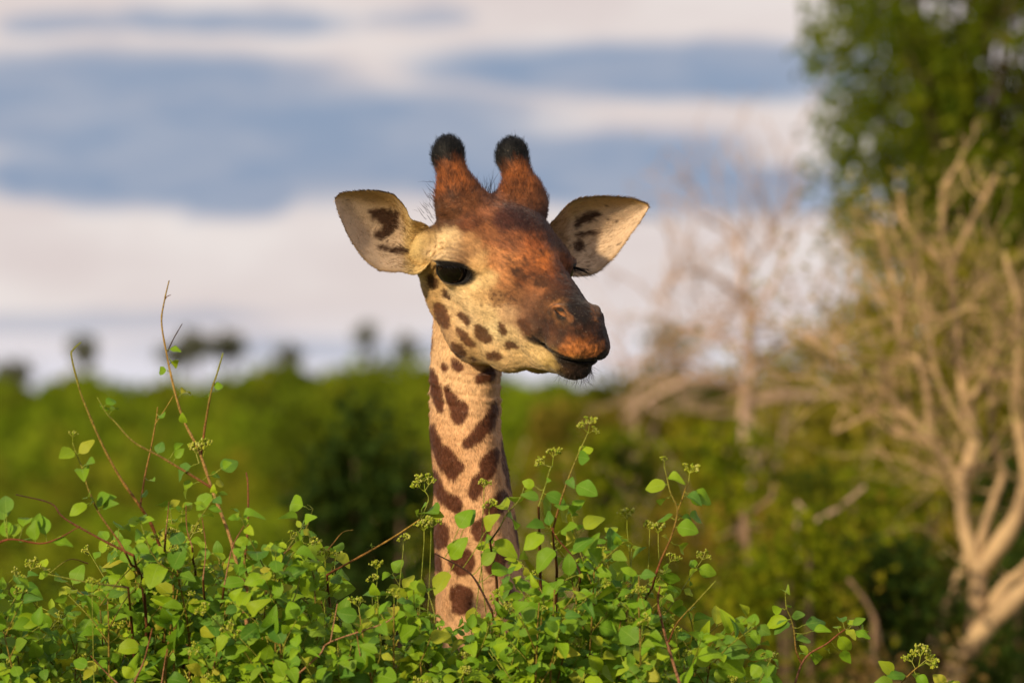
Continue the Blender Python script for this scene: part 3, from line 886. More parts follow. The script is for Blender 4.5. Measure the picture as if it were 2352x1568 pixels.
# ---- colour of the coat with its light and shade included: control points read off the photograph in the pixels of an enlarged view
HZ = lambda x, y: (735 + .3868 * np.asarray(x, float), 275.6 + .3868 * np.asarray(y, float))
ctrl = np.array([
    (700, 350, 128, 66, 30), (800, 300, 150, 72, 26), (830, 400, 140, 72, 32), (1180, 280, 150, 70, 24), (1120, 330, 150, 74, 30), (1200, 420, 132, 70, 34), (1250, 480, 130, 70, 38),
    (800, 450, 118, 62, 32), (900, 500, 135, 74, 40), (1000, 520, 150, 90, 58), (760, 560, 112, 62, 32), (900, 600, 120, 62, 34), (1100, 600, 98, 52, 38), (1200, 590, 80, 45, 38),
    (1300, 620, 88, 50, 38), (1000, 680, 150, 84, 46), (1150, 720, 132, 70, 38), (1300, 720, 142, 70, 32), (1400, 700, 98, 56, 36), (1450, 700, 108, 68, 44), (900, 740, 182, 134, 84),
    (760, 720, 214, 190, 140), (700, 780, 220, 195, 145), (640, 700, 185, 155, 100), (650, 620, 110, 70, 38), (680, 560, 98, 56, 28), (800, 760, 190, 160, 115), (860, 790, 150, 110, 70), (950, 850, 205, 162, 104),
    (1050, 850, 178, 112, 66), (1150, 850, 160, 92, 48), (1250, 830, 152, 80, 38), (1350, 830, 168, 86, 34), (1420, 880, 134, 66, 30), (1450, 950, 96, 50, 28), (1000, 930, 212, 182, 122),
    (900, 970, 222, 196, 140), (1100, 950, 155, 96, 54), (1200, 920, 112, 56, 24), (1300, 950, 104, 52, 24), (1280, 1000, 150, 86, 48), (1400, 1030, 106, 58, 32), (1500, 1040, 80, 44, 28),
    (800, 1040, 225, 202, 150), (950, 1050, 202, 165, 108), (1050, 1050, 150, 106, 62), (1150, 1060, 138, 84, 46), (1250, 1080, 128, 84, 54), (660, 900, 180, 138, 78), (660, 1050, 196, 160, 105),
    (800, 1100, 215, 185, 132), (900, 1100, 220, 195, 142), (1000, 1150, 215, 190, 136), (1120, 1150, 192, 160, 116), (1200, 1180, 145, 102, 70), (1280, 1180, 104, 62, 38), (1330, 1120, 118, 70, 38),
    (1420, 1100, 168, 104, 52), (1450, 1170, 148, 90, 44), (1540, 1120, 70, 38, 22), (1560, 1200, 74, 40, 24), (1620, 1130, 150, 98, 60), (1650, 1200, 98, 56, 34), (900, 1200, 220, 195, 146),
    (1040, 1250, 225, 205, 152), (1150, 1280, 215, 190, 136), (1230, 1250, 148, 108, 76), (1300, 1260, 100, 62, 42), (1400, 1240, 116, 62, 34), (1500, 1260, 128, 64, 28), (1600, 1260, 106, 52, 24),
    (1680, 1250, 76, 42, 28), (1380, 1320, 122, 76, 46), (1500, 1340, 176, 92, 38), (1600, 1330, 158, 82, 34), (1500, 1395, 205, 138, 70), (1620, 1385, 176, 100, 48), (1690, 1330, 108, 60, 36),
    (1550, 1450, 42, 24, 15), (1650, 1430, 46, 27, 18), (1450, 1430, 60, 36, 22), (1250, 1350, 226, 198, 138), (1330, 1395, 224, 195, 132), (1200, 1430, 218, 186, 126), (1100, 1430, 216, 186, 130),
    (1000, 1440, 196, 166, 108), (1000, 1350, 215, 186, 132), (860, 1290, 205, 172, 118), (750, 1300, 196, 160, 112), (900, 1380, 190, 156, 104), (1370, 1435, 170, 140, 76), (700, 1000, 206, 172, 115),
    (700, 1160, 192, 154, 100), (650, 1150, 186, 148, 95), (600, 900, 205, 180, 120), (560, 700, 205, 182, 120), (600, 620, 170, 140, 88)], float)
spots = [
    [(640, 905), (700, 945), (695, 1000), (655, 985), (638, 950)], [(728, 995), (775, 1050), (772, 1072), (735, 1045)],
    [(678, 1080), (725, 1090), (768, 1150), (768, 1220), (742, 1245), (708, 1190), (680, 1135)], [(662, 1185), (700, 1230), (735, 1290), (728, 1335), (690, 1285)],
    [(805, 1138), (880, 1158), (897, 1190), (875, 1222), (828, 1182)], [(812, 1230), (850, 1248), (922, 1330), (915, 1358), (860, 1332), (820, 1275)],
    [(918, 1218), (962, 1212), (1032, 1300), (1020, 1328), (948, 1312), (918, 1262)], [(1062, 1202), (1100, 1208), (1108, 1258), (1085, 1278), (1062, 1240)],
    [(785, 1308), (850, 1350), (872, 1402), (830, 1422), (790, 1372)], [(1000, 1383), (1072, 1383), (1082, 1422), (1030, 1427), (985, 1405)],
    [(1090, 1320), (1172, 1328), (1178, 1362), (1112, 1352)], [(893, 1400), (935, 1420), (922, 1443)], [(1160, 1190), (1230, 1180), (1262, 1250), (1240, 1290)], [(1230, 1290), (1290, 1300), (1300, 1330)],
    [(1155, 880), (1215, 880), (1235, 930), (1190, 945), (1150, 915)], [(1270, 930), (1345, 935), (1360, 985), (1290, 985)], [(1310, 1010), (1400, 1005), (1440, 1060), (1360, 1075)]]
NZ = lambda pts: [(918.75 + a * .5041, 716.6 + b * .5041) for a, b in pts]
neck_spots_shade = [NZ(p) for p in [
    [(135, 250), (165, 290), (188, 360), (194, 440), (180, 455), (150, 385), (140, 300)], [(210, 328), (240, 370), (265, 395), (307, 425), (302, 460), (268, 512), (247, 500), (233, 440), (213, 380)],
    [(440, 405), (436, 490), (420, 522), (330, 612), (298, 612), (290, 595), (350, 530), (390, 480), (415, 440)],
    [(140, 500), (182, 560), (187, 622), (217, 610), (260, 668), (302, 700), (258, 735), (250, 774), (195, 722), (160, 652), (138, 570)],
    [(442, 615), (448, 660), (425, 730), (395, 762), (372, 802), (352, 852), (318, 848), (318, 800), (345, 745), (375, 735), (360, 690), (395, 650)],
    [(142, 705), (175, 745), (202, 820), (270, 848), (278, 890), (262, 918), (230, 882), (180, 862), (146, 800)], [(440, 830), (475, 800), (500, 870), (430, 925), (388, 925), (400, 880)],
    [(100, 55), (135, 78), (142, 130), (134, 182), (112, 150)], [(228, 203), (288, 250), (272, 272), (243, 252)], [(352, 290), (422, 245), (436, 290), (402, 316), (343, 320)],
    [(148, 915), (222, 985), (212, 1062), (148, 1080)], [(320, 960), (410, 925), (412, 1015), (345, 1050)], [(232, 1090), (320, 1075), (345, 1150), (292, 1205), (236, 1170)], [(398, 1080), (475, 1065), (484, 1130), (442, 1212), (388, 1182)],
    [(225, 1238), (332, 1248), (322, 1382), (238, 1372)], [(478, 1265), (528, 1255), (540, 1405), (468, 1375)], [(465, 560), (500, 640), (540, 780), (520, 830), (490, 790), (470, 660)],  # last outline is shadow on the right edge, painted like a coat patch
    [(150, 1090), (185, 1110), (190, 1180), (150, 1170)], [(520, 900), (560, 960), (570, 1080), (530, 1060)], [(196, 235), (212, 245), (208, 268), (194, 258)]]]


def poly_sd(P, poly):
    """signed distance to a polygon, negative inside"""
    pl = np.asarray(poly, float); m_ = len(pl)
    poly = np.array([(.125 * pl[i - 1] + .75 * pl[i] + .125 * pl[(i + 1) % m_]) if k == 0 else (.5 * pl[i] + .5 * pl[(i + 1) % m_]) for i in range(m_) for k in (0, 1)]); d = np.full(len(P), 1e9); n = len(poly)
    for i in range(n):
        a, b = poly[i], poly[(i + 1) % n]; ab = b - a
        t = np.clip(((P - a) @ ab) / (ab @ ab), 0, 1)
        d = np.minimum(d, np.sum((P - a - t[:, None] * ab) ** 2, 1))
    d = np.sqrt(d)
    return np.where(in_poly(P, poly), -d, d)


def blend(c, w, col): return c * (1 - w[:, None]) + np.asarray(col) * w[:, None]


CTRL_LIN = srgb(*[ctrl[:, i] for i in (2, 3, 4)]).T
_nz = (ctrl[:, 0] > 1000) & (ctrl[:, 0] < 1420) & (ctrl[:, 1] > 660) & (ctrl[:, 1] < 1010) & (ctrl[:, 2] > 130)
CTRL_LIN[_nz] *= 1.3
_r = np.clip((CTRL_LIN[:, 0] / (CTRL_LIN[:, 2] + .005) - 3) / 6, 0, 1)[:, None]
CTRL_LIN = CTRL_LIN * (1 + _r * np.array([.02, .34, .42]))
SPOT = srgb(104, 64, 34)


def paint_head(Pw, Nw):
    """Pw: mm around EYE0"""
    q = Pw @ RH.T
    qm = q.copy(); qm[:, 0] = -np.abs(qm[:, 0])
    W = (qm @ RH) / 1000 + EYE0
    W2 = Pw / 1000 + EYE0
    seen = (q[:, 0] > 0) & (Nw[:, 1] < -.02)
    px = np.where(seen[:, None], to_px(W2), to_px(W))
    hz = np.stack([(px[:, 0] - 735) / .3868, (px[:, 1] - 275.6) / .3868], 1)
    nz = np.stack([vnoise(q / 16, 1), vnoise(q / 16, 2)], 1) + .5 * np.stack([vnoise(q / 6, 3), vnoise(q / 6, 4)], 1)
    hw = hz + nz * 9 + 7 * np.stack([vnoise(q / 4, 6), vnoise(q / 4, 7)], 1)
    num = np.zeros((len(Pw), 3)); den = np.zeros(len(Pw))
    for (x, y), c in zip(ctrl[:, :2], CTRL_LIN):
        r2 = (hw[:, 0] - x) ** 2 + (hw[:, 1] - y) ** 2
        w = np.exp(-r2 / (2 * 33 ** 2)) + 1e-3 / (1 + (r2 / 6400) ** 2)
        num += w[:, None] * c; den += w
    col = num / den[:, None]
    # horns are rust with black tops
    am = np.abs(q[:, 0])
    horn_ax = (q[:, 1] * -.77 + q[:, 2] * .64)
    onhorn = (horn_ax > 190) & (am > 30)
    col = blend(col, sstep(horn_ax, 178, 200) * (am > 30), srgb(152, 88, 38))
    col = blend(col, sstep(horn_ax + 12 * vnoise(q / [14, 9, 9], 5), 246, 286), srgb(9, 9, 11))
    for s in spots:
        sd = poly_sd(hw, s) - 7
        col = blend(col, (1 - sstep(sd, -9, 10)) * .92, SPOT * (1.1 if s[0][1] > 1000 else .85))
    # speckle on the cheek and nose
    sp = vnoise(q / 5.0, 8) + .5 * vnoise(q / 2.5, 9)
    reg = np.exp(-(((hz[:, 0] - 1080) / 130) ** 2 + ((hz[:, 1] - 1060) / 70) ** 2))
    col = blend(col, np.clip(sstep(sp, .05, .6) * reg * .75, 0, 1), srgb(80, 46, 24))
    reg = np.exp(-(((hz[:, 0] - 1150) / 160) ** 2 + ((hz[:, 1] - 1340) / 110) ** 2))
    col = blend(col, np.clip(sstep(sp, .3, .8) * reg * .6, 0, 1), srgb(70, 42, 22))
    # fleshy folds beside the nostrils, dark skin between them, orange upper lip
    col = blend(col, (1 - sstep(poly_sd(hw, [(1500, 1060), (1590, 1085), (1625, 1180), (1560, 1215), (1500, 1190), (1450, 1110)]), -14, 16)) * .8, srgb(58, 32, 19))
    for fp in ([(1368, 1085), (1412, 1080), (1445, 1128), (1502, 1160), (1512, 1205), (1468, 1200), (1418, 1155), (1375, 1132)], [(1605, 1095), (1632, 1120), (1655, 1200), (1632, 1205), (1612, 1150)]):
        col = blend(col, (1 - sstep(poly_sd(hw, fp), -8, 8)) * .9, srgb(205, 140, 84))
    lipz = poly_sd(hw, [(1400, 1345), (1500, 1325), (1640, 1330), (1695, 1300), (1690, 1375), (1640, 1412), (1500, 1418), (1420, 1390)])
    col = blend(col, (1 - sstep(lipz, -22, 14)) * .75, srgb(228, 142, 70))
    # the line of the mouth and the dark lower lip
    pth = np.array([(1262, 1284), (1320, 1330), (1380, 1372), (1440, 1402), (1505, 1424), (1580, 1428), (1645, 1414), (1692, 1372)], float)
    md = np.full(len(hw), 1e9)
    for a, b_ in zip(pth[:-1], pth[1:]):
        ab = b_ - a; t = np.clip(((hz + nz * 3 - a) @ ab) / (ab @ ab), 0, 1)
        md = np.minimum(md, np.linalg.norm(hz + nz * 3 - a - t[:, None] * ab, axis=1))
    col = blend(col, (1 - sstep(md, 5, 13)) * .85 * (q[:, 1] > 190), srgb(34, 20, 14))
    lowl = poly_sd(hw, [(1385, 1408), (1500, 1436), (1640, 1428), (1705, 1372), (1735, 1400), (1660, 1490), (1540, 1515), (1440, 1460)])
    col = blend(col, (1 - sstep(lowl, -8, 16)) * .85, srgb(52, 30, 20))
    # creases above the eye, their shade painted as dark arcs
    ee = (np.abs(q) * [1, 0, 0] + q * [0, 1, 1] - EYE_C) @ EROT.T
    ar = np.sqrt((ee[:, 0] / 1.3) ** 2 + (ee[:, 1] + 8) ** 2) + 2 * vnoise(q / 14, 18)
    cm = sstep(ee[:, 1], 14, 24) * (ee[:, 2] > -20) * (np.abs(ee[:, 0]) < 46)
    for rr_, a__ in ((39, .55), (47, .4), (54, .3)): col = blend(col, np.exp(-((ar - rr_) / 2.0) ** 2) * cm * a__, srgb(70, 46, 28))
    # dark skin around the eyes and nostrils, mouth line
    e = (np.abs(q) * [1, 0, 0] + q * [0, 1, 1] - EYE_C) @ EROT.T
    rim = np.sqrt((np.where(e[:, 0] < 0, e[:, 0] / 58, e[:, 0] / 52)) ** 2 + ((e[:, 1] + 2 - .10 * e[:, 0]) / np.where(e[:, 1] > -2, 25, 31)) ** 2)
    col = blend(col, (1 - sstep(rim, .98, 1.22)) * (e[:, 2] > 8), srgb(28, 18, 13))
    fe = (q[:, 0] > 0) & (Nw[:, 1] < .2)
    rr = np.linalg.norm(e, axis=1)
    col = blend(col, (1 - sstep(rr, 47, 56)) * (1 - sstep(e[:, 1], 14, 26)) * fe, srgb(24, 16, 12))
    tear = np.exp(-((e[:, 0] + 50) / 16) ** 2 - ((e[:, 1] + 4) / 6) ** 2) * (e[:, 2] > -5)
    col = blend(col, tear * .8, srgb(50, 30, 18))
    nq = np.stack([am, q[:, 1], q[:, 2]], 1)
    nd = np.linalg.norm((nq - [56, 299, 35]) / [9, 20, 15], axis=1)
    col = blend(col, (1 - sstep(nd, .8, 1.25)) * .85, srgb(30, 17, 12))
    mb = np.exp(-(am / 20) ** 2 - ((q[:, 1] - 300) / 45) ** 2) * (q[:, 2] > 10)
    col = blend(col, mb * .6, srgb(60, 34, 20))
    ml = np.abs(q[:, 2] + 56) / 6
    col = blend(col, (1 - sstep(ml, .5, 1.6)) * sstep(q[:, 1], 222, 250) * .75, srgb(34, 20, 13))
    rust = sstep(col[:, 0] / (col[:, 2] + .01), 3.2, 8)
    mot = .16 * vnoise(q / 24, 11) + .22 * vnoise(q / [9, 14, 9], 12) + .26 * vnoise(q / [4.2, 11, 5], 13)
    col = col * np.clip(1 + mot * (.55 + 1.1 * rust), .25, 1.8)[:, None]
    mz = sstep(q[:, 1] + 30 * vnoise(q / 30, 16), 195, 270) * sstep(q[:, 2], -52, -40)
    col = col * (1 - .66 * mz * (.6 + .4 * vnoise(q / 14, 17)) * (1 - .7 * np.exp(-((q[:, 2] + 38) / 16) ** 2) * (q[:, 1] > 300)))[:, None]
    return col


def paint_neck(Pw):
    px = to_px(Pw / 1000 + EYE0)
    nz = np.stack([vnoise(Pw / 22, 21), vnoise(Pw / 22, 22)], 1) + .6 * np.stack([vnoise(Pw / 8, 23), vnoise(Pw / 8, 24)], 1)
    pw = px + nz * 3.6
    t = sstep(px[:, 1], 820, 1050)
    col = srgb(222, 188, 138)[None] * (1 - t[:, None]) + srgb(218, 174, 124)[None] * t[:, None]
    col = blend(col, sstep(px[:, 0], 1090, 1170) * .35, srgb(176, 130, 92))  # shadow side of the neck painted darker in the coat colour
    back = Pw[:, 1] > np.interp(Pw[:, 2], NK[::-1, 2], NK[::-1, 1]) + 25
    for s in neck_spots_shade:
        sd = poly_sd(pw, s)
        col = blend(col, (1 - sstep(sd - 4.2, -3.6, 4.4)) * np.where(back, 0, .97), srgb(114, 62, 31))
    c3 = np.stack([np.arctan2(Pw[:, 0] + 95, Pw[:, 1] - 180) * 1.5, Pw[:, 2] / 95, Pw[:, 2] * 0], 1)
    col = blend(col, sstep(vnoise(c3, 31) + .25 * vnoise(c3 * 3, 32), -.05, .08) * back * .95, srgb(114, 62, 31))
    col = col * (1 + .07 * vnoise(Pw / [9, 9, 22], 33) + .07 * vnoise(Pw / [3.5, 3.5, 9], 34))[:, None]
    return col


_, hd, nk = body_fine(gv.astype(np.float32))
wn = sstep(hd - nk, -4, 10)
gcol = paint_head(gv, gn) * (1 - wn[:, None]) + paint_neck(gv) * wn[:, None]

# ---- ears: cupped leaf-shaped shells traced along both edges
EAR_L = ([(985, 520), (968, 512), (944, 504), (934, 484), (924, 469), (910, 454), (897, 446), (870, 440), (843, 439), (815, 441), (789, 444), (777, 451), (769, 461)],
         [(990, 598), (974, 618), (955, 630), (938, 629), (918, 625), (901, 626), (880, 624), (866, 620), (835, 597), (805, 554), (790, 522), (777, 492), (769, 463)])
EAR_R = ([(1262, 512), (1275, 500), (1290, 482), (1307, 465), (1322, 456), (1338, 450), (1365, 447), (1393, 446), (1422, 447), (1451, 450), (1470, 456), (1485, 463), (1489, 470)],
         [(1285, 610), (1300, 622), (1315, 629), (1330, 630), (1354, 628), (1372, 620), (1389, 608), (1407, 590), (1424, 570), (1451, 531), (1470, 504), (1481, 486), (1489, 472)])


def make_ear(edges, side):
    nu, nv = 46, 34
    Te, Be = [spline([(a, b, 0) for a, b in e], nu)[:, :2] for e in edges]
    uu = np.linspace(0, 1, nu)[:, None]; vv = np.linspace(0, 1, nv)[None]
    # rounded sampling so the rims turn over
    sx = Te[:, None, :] * (1 - vv[..., None]) + Be[:, None, :] * vv[..., None]
    lat = side * (170 + 250 * uu)
    xw = (sx[..., 0] - 1180)
    yw = 0.60 * (xw - side * 130) + side * 78 + 98             # depth grows with the sideways reach
    cup = (1 - (2 * vv - 1) ** 2)
    wid = np.linalg.norm(Te - Be, axis=1)[:, None]
    yw = yw + cup * wid * .40 * (1 - .35 * uu) + 10 * np.sin(vv * 9 + uu * 4) * cup * (1 - uu) - 25 * np.exp(-(vv / .10) ** 2) * (1 - uu) ** .5 * np.sin(np.pi * np.clip(uu * 1.1, 0, 1))
    zw = 615 - sx[..., 1]
    P = np.stack([xw * (1 + yw / 19600), yw, zw * (1 + yw / 19600)], -1)
    Q = P.copy(); Q[..., 1] += 7 * np.sqrt(np.clip(cup, 0, 1)) + 1.0   # outer face
    n = nu * nv
    i, j = np.meshgrid(np.arange(nu - 1), np.arange(nv - 1), indexing='ij'); b = (i * nv + j).ravel()
    qa = np.stack([b, b + nv, b + nv + 1, b + 1], 1)
    qb = qa[:, ::-1] + n
    rim = np.concatenate([np.arange(nu) * nv, (nu - 1) * nv + np.arange(1, nv), (np.arange(nu)[::-1] * nv + nv - 1)[1:]])
    qr = np.stack([rim[:-1], rim[:-1] + n, rim[1:] + n, rim[1:]], 1)
    if side > 0: pass
    V = np.concatenate([P.reshape(-1, 3), Q.reshape(-1, 3)])
    F = np.concatenate([qa, qb, qr])
    px = np.concatenate([sx.reshape(-1, 2)] * 2)
    hz = np.stack([(px[:, 0] - 735) / .3868, (px[:, 1] - 275.6) / .3868], 1)
    hw = hz + 12 * np.stack([vnoise(V / 9, 41), vnoise(V / 9, 42)], 1) + 7 * np.stack([vnoise(V / 3, 43), vnoise(V / 3, 44)], 1)
    v2 = np.concatenate([np.broadcast_to(vv, (nu, nv)).ravel()] * 2); u2 = np.concatenate([np.broadcast_to(uu, (nu, nv)).ravel()] * 2)
    col = np.tile(srgb(208, 186, 152), (2 * n, 1))
    col = blend(col, sstep(v2, .38, .05) if False else 1 - sstep(v2, .03, .30), srgb(190, 158, 92))
    col = blend(col, np.exp(-((1 - v2) / .05) ** 2) * .7, srgb(160, 130, 84))
    col = blend(col, np.exp(-(v2 / .025) ** 2) * .8, srgb(120, 92, 50))
    if side < 0:
        dark = [[(280, 530), (400, 520), (475, 565), (480, 620), (445, 672), (412, 705), (340, 708), (308, 690), (330, 660), (372, 648), (350, 612), (298, 572)], [(335, 742), (440, 752), (558, 772), (545, 802), (450, 788), (350, 772)]]
        col = blend(col, sstep(hz[:, 0], 470, 540) * .9, srgb(214, 190, 122))
    else:
        dark = [[(1540, 545), (1690, 522), (1650, 568), (1575, 595), (1520, 640), (1500, 610)], [(1505, 640), (1705, 652), (1600, 668), (1520, 690)], [(1500, 700), (1560, 690), (1570, 760), (1510, 790)]]  # dark hair marks; the last patch paints shadow at the ear base
        col = blend(col, (1 - sstep(hz[:, 0], 1440, 1500)) * .8, srgb(170, 135, 92))
    inner = np.arange(2 * n) < n
    for dk in dark: col = blend(col, (1 - sstep(poly_sd(hw, dk), -10, 12)) * inner * .95, srgb(84, 50, 26))
    fl = vnoise(V / 4.0, 47)
    col = blend(col, sstep(fl, .62, .75) * inner * .7 * sstep(vnoise(V / 30, 48), -.1, .3), srgb(60, 42, 26))
    col = col * (1 + .10 * vnoise(V / 14, 45) + .07 * vnoise(V / 4, 46))[:, None]
    return V, F, col


ears = [make_ear(EAR_L, -1), make_ear(EAR_R, 1)]

# ---- body below the neck, coarser (hidden behind the bushes)
zg0 = -EYE0[2] * 1000


def body_sdf(p):
    c, s = math.cos(.45), math.sin(.45)
    q = p - np.array([-60, 330, 0], np.float32)
    q = np.stack([q[:, 0] * c - q[:, 1] * s, q[:, 0] * s + q[:, 1] * c, q[:, 2] - zg0], 1).astype(np.float32)   # body axis along +y, feet at z=0
    n0 = (p - np.array(NK[-2, :3], np.float32))
    d = ell(q, (0, 620, 2010), (330, 760, 400))
    d = smin(d, ell(q, (0, 150, 2150), (270, 330, 430)), 160)
    d = smin(d, ell(q, (0, 1250, 1900), (270, 330, 350)), 140)
    d = smin(d, cone(p, (-70, 285, -850), (-60, 400, -1300), 104, 250), 150)
    for sx in (-1, 1):
        for (y0, kb) in ((180, 0), (1330, 1)):
            x0 = sx * 190
            kn = (x0 * .9, y0 - (20 if kb == 0 else -70), 880); ft = (x0 * .85, y0 - 10, 130)
            d = smin(d, cone(q, (x0, y0, 1750), kn, 150, 72), 90)
            d = smin(d, cone(q, kn, ft, 66, 48), 20)
            d = smin(d, ell(q, (x0 * .85, y0 - 35, 70), (78, 105, 75)), 20)
    d = smin(d, cone(q, (0, 1560, 2000), (0, 1700, 1150), 40, 16), 30)
    return d


h2 = 26.0
org2 = np.array([-760., -60., zg0 - 30]); n2_ = (70, 92, 122)
G = np.stack(np.meshgrid(*[np.arange(n) for n in n2_], indexing='ij'), -1).reshape(-1, 3)
P = (org2 + G * h2).astype(np.float32)
d2 = np.concatenate([body_sdf(P[i:i + 200000]) for i in range(0, len(P), 200000)]).reshape(n2_)
bv, bq = surface_nets(d2, org2, h2)
bv[:, 2] = np.maximum(bv[:, 2], zg0 + 1)
bcol = np.tile(srgb(214, 172, 122), (len(bv), 1))
bcol = blend(bcol, sstep(vnoise(bv / 130, 51) + .3 * vnoise(bv / 45, 52), -.12, .0) * .95, srgb(114, 62, 31))

root = tag(empty('giraffe', (EYE0[0], EYE0[1] + .5, 0)), 'giraffe with brown patched coat looking out over the green bushes', 'giraffe')
def tone(c):
    # picture brightness -> reflectance under this light
    L = c @ [.3, .6, .1]
    sat = np.clip((c[:, 0] / (c[:, 2] + .004) - 4) / 8, 0, 1)[:, None] * .03
    c = c * (1 - sat) + L[:, None] * np.array([1.25, .95, .7]) * sat
    return c * (np.clip(L / .55, .02, 2) ** .33 * .95)[:, None] * np.array([1.05, .97, .98])


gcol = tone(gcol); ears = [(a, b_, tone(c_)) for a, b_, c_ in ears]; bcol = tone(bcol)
allv, allf, allc, n0 = [], [], [], 0
for (v_, f_, c_) in [(gv, gq, gcol)] + ears + [(bv, bq, bcol)]:
    allv.append(v_); allf.append(f_ + n0); allc.append(c_); n0 += len(v_)
GW = lambda v: v / 1000 + EYE0 - np.array(root.location)
m, gg, b = principled('giraffe_coat', 0.72, 0.25)
a_ = gg.n('ShaderNodeAttribute', attribute_name='Col')
tcg = gg.n('ShaderNodeTexCoord')
mpg = gg.n('ShaderNodeMapping'); gg.put(mpg.inputs['Vector'], tcg.outputs['Object']); mpg.inputs['Scale'].default_value = (1, 1, .35)
nf = gg.noise(mpg.outputs[0], 420.0, 3.0, .6)
colr = gg.mix(gg.m('MULTIPLY', gg.smooth(nf, .3, .7), .35), a_.outputs['Color'], gg.mix(1.0, a_.outputs['Color'], (.55, .5, .45), 'MULTIPLY'))
sk = gg.smooth(gg.noise(tcg.outputs['Object'], 150.0, 2.0, .5), .56, .68)
fk = gg.smooth(gg.noise(tcg.outputs['Object'], 230.0, 2.0, .5), .62, .72)
colr = gg.mix(gg.m('MULTIPLY', sk, .22), colr, gg.mix(1.0, colr, (.38, .32, .28), 'MULTIPLY'))
colr = gg.mix(gg.m('MULTIPLY', fk, .10), colr, (.62, .50, .36))
gg.put(b.inputs['Base Color'], colr)
bp = gg.n('ShaderNodeBump'); bp.inputs['Strength'].default_value = .5; bp.inputs['Distance'].default_value = .004
gg.put(bp.inputs['Height'], nf); gg.put(b.inputs['Normal'], bp.outputs[0])
b.inputs['Sheen Weight'].default_value = .12; b.inputs['Sheen Roughness'].default_value = .4
M['coat'] = m
obj('body', mesh_np('body', GW(np.concatenate(allv)), np.concatenate(allf), m, True, np.concatenate(allc)), root)

# ---- eyes
m, gg, b = principled('giraffe_eye', 0.10, 0.35)
b.inputs['Base Color'].default_value = (.006, .004, .003, 1); b.inputs['Specular IOR Level'].default_value = .35
M['eye'] = m
me = bpy.data.meshes.new('eye')
import bmesh
bm = bmesh.new(); bmesh.ops.create_uvsphere(bm, u_segments=40, v_segments=24, radius=.0415); bm.to_mesh(me); bm.free()
me.polygons.foreach_set('use_smooth', np.ones(len(me.polygons), bool)); me.materials.append(M['eye'])
for sx in (-1, 1):
    c = np.array([sx * EYE_C[0], EYE_C[1], EYE_C[2]]) @ RH
    o = obj('eye', me, root); o.location = tuple(GW(c))

# ---- fur, mane, lashes, whiskers: thin tapering blades rooted in the skin
frng = np.random.default_rng(77)


def blades(P, N, D, length, width, bend=.3):
    """P roots (mm), N skin normals, D lie direction -> verts, tris, normals"""
    n = len(P)
    S = np.cross(D, N); S /= np.linalg.norm(S, axis=1)[:, None] + 1e-9
    S = S + frng.normal(size=(n, 3)) * .3; S /= np.linalg.norm(S, axis=1)[:, None]
    L = np.asarray(length)[:, None]; w = np.asarray(width)[:, None]
    v = np.stack([P - S * w / 2 - N * 1.2, P + S * w / 2 - N * 1.2, P + D * L * .55 + S * w * .36, P + D * L * .55 - S * w * .36, P + D * L - N * L * bend * .35], 1).reshape(-1, 3)
    k = np.arange(n)[:, None] * 5
    return v, np.concatenate([k + [0, 1, 2], k + [0, 2, 3], k + [3, 2, 4]], 1).reshape(-1, 3)


def hair_mesh(name, P, N, D, length, width, col, mat, bend=.3):
    v, f = blades(P, N, D, length, width, bend)
    c = np.repeat(col, 5, 0)
    me = mesh_np(name, GW(v), f, mat, True, c)
    me.normals_split_custom_set_from_vertices(np.repeat(N, 5, 0).astype(float).tolist())
    return me


M['fur'], gg, b = principled('giraffe_fur', 0.6, 0.25)
a_ = gg.n('ShaderNodeAttribute', attribute_name='Col'); gg.put(b.inputs['Base Color'], a_.outputs['Color'])


def tangent(D, N, lift):
    D = D - N * np.sum(D * N, 1)[:, None]; D /= np.linalg.norm(D, axis=1)[:, None] + 1e-9
    D = D + N * np.asarray(lift)[:, None]; return D / np.linalg.norm(D, axis=1)[:, None]


# short coat
tri_c = gv[gq].mean(1)
npick = 130000
w = (tri_c[:, 2] > -960)
pick = frng.choice(np.flatnonzero(w), npick)
r4 = frng.dirichlet(np.ones(4), npick)
P = np.einsum('nk,nkd->nd', r4, gv[gq[pick]]); N = np.einsum('nk,nkd->nd', r4, gn[gq[pick]]); N /= np.linalg.norm(N, axis=1)[:, None]
C = np.einsum('nk,nkd->nd', r4, gcol[gq[pick]])
q = P @ RH.T; nkw = np.einsum('nk,nk->n', r4, wn[gq[pick]])
flow = np.where(nkw[:, None] > .5, np.array([0, 0, -1.0]), (np.array([0, -1.0, -.35]) @ RH))
hax = q[:, 1] * -.77 + q[:, 2] * .64; horn = (hax > 165) & (np.abs(q[:, 0]) > 25)
flow = np.where(horn[:, None], np.array([0, -.77, .64]) @ RH, flow)
flow = flow + frng.normal(size=P.shape) * .28
ln = np.where(nkw > .5, 10.0, 8.0); ln = np.where(horn, 15.0, ln); ln = np.where(horn & (hax > 262), 14.0, ln)
ln = np.where((q[:, 2] > 40) & ~horn & (nkw < .5), 11.0, ln)
muz = q[:, 1] > 180; ln = np.where(muz, 4.5, ln)
lift = np.where(horn, .55, .32)
e = (np.abs(q) * [1, 0, 0] + q * [0, 1, 1] - EYE_C) @ EROT.T
okh = ~((np.linalg.norm(e, axis=1) < 60) & (e[:, 2] > 10) & (np.abs(e[:, 0]) < 50) & (np.abs(e[:, 1] + 2) < 32))
okh &= ~((q[:, 1] > 265) & (frng.uniform(size=len(q)) < .6))
D = tangent(flow, N, lift * frng.uniform(.5, 1.5, len(P)))
C = C * frng.uniform(.6, 1.3, (len(C), 1)) * np.clip(1 + (.34 * vnoise(q / [4.5, 9, 4.5], 91) + .26 * vnoise(q / 9, 92)) * np.where(nkw > .5, .45, 1.15), .3, 1.7)[:, None]
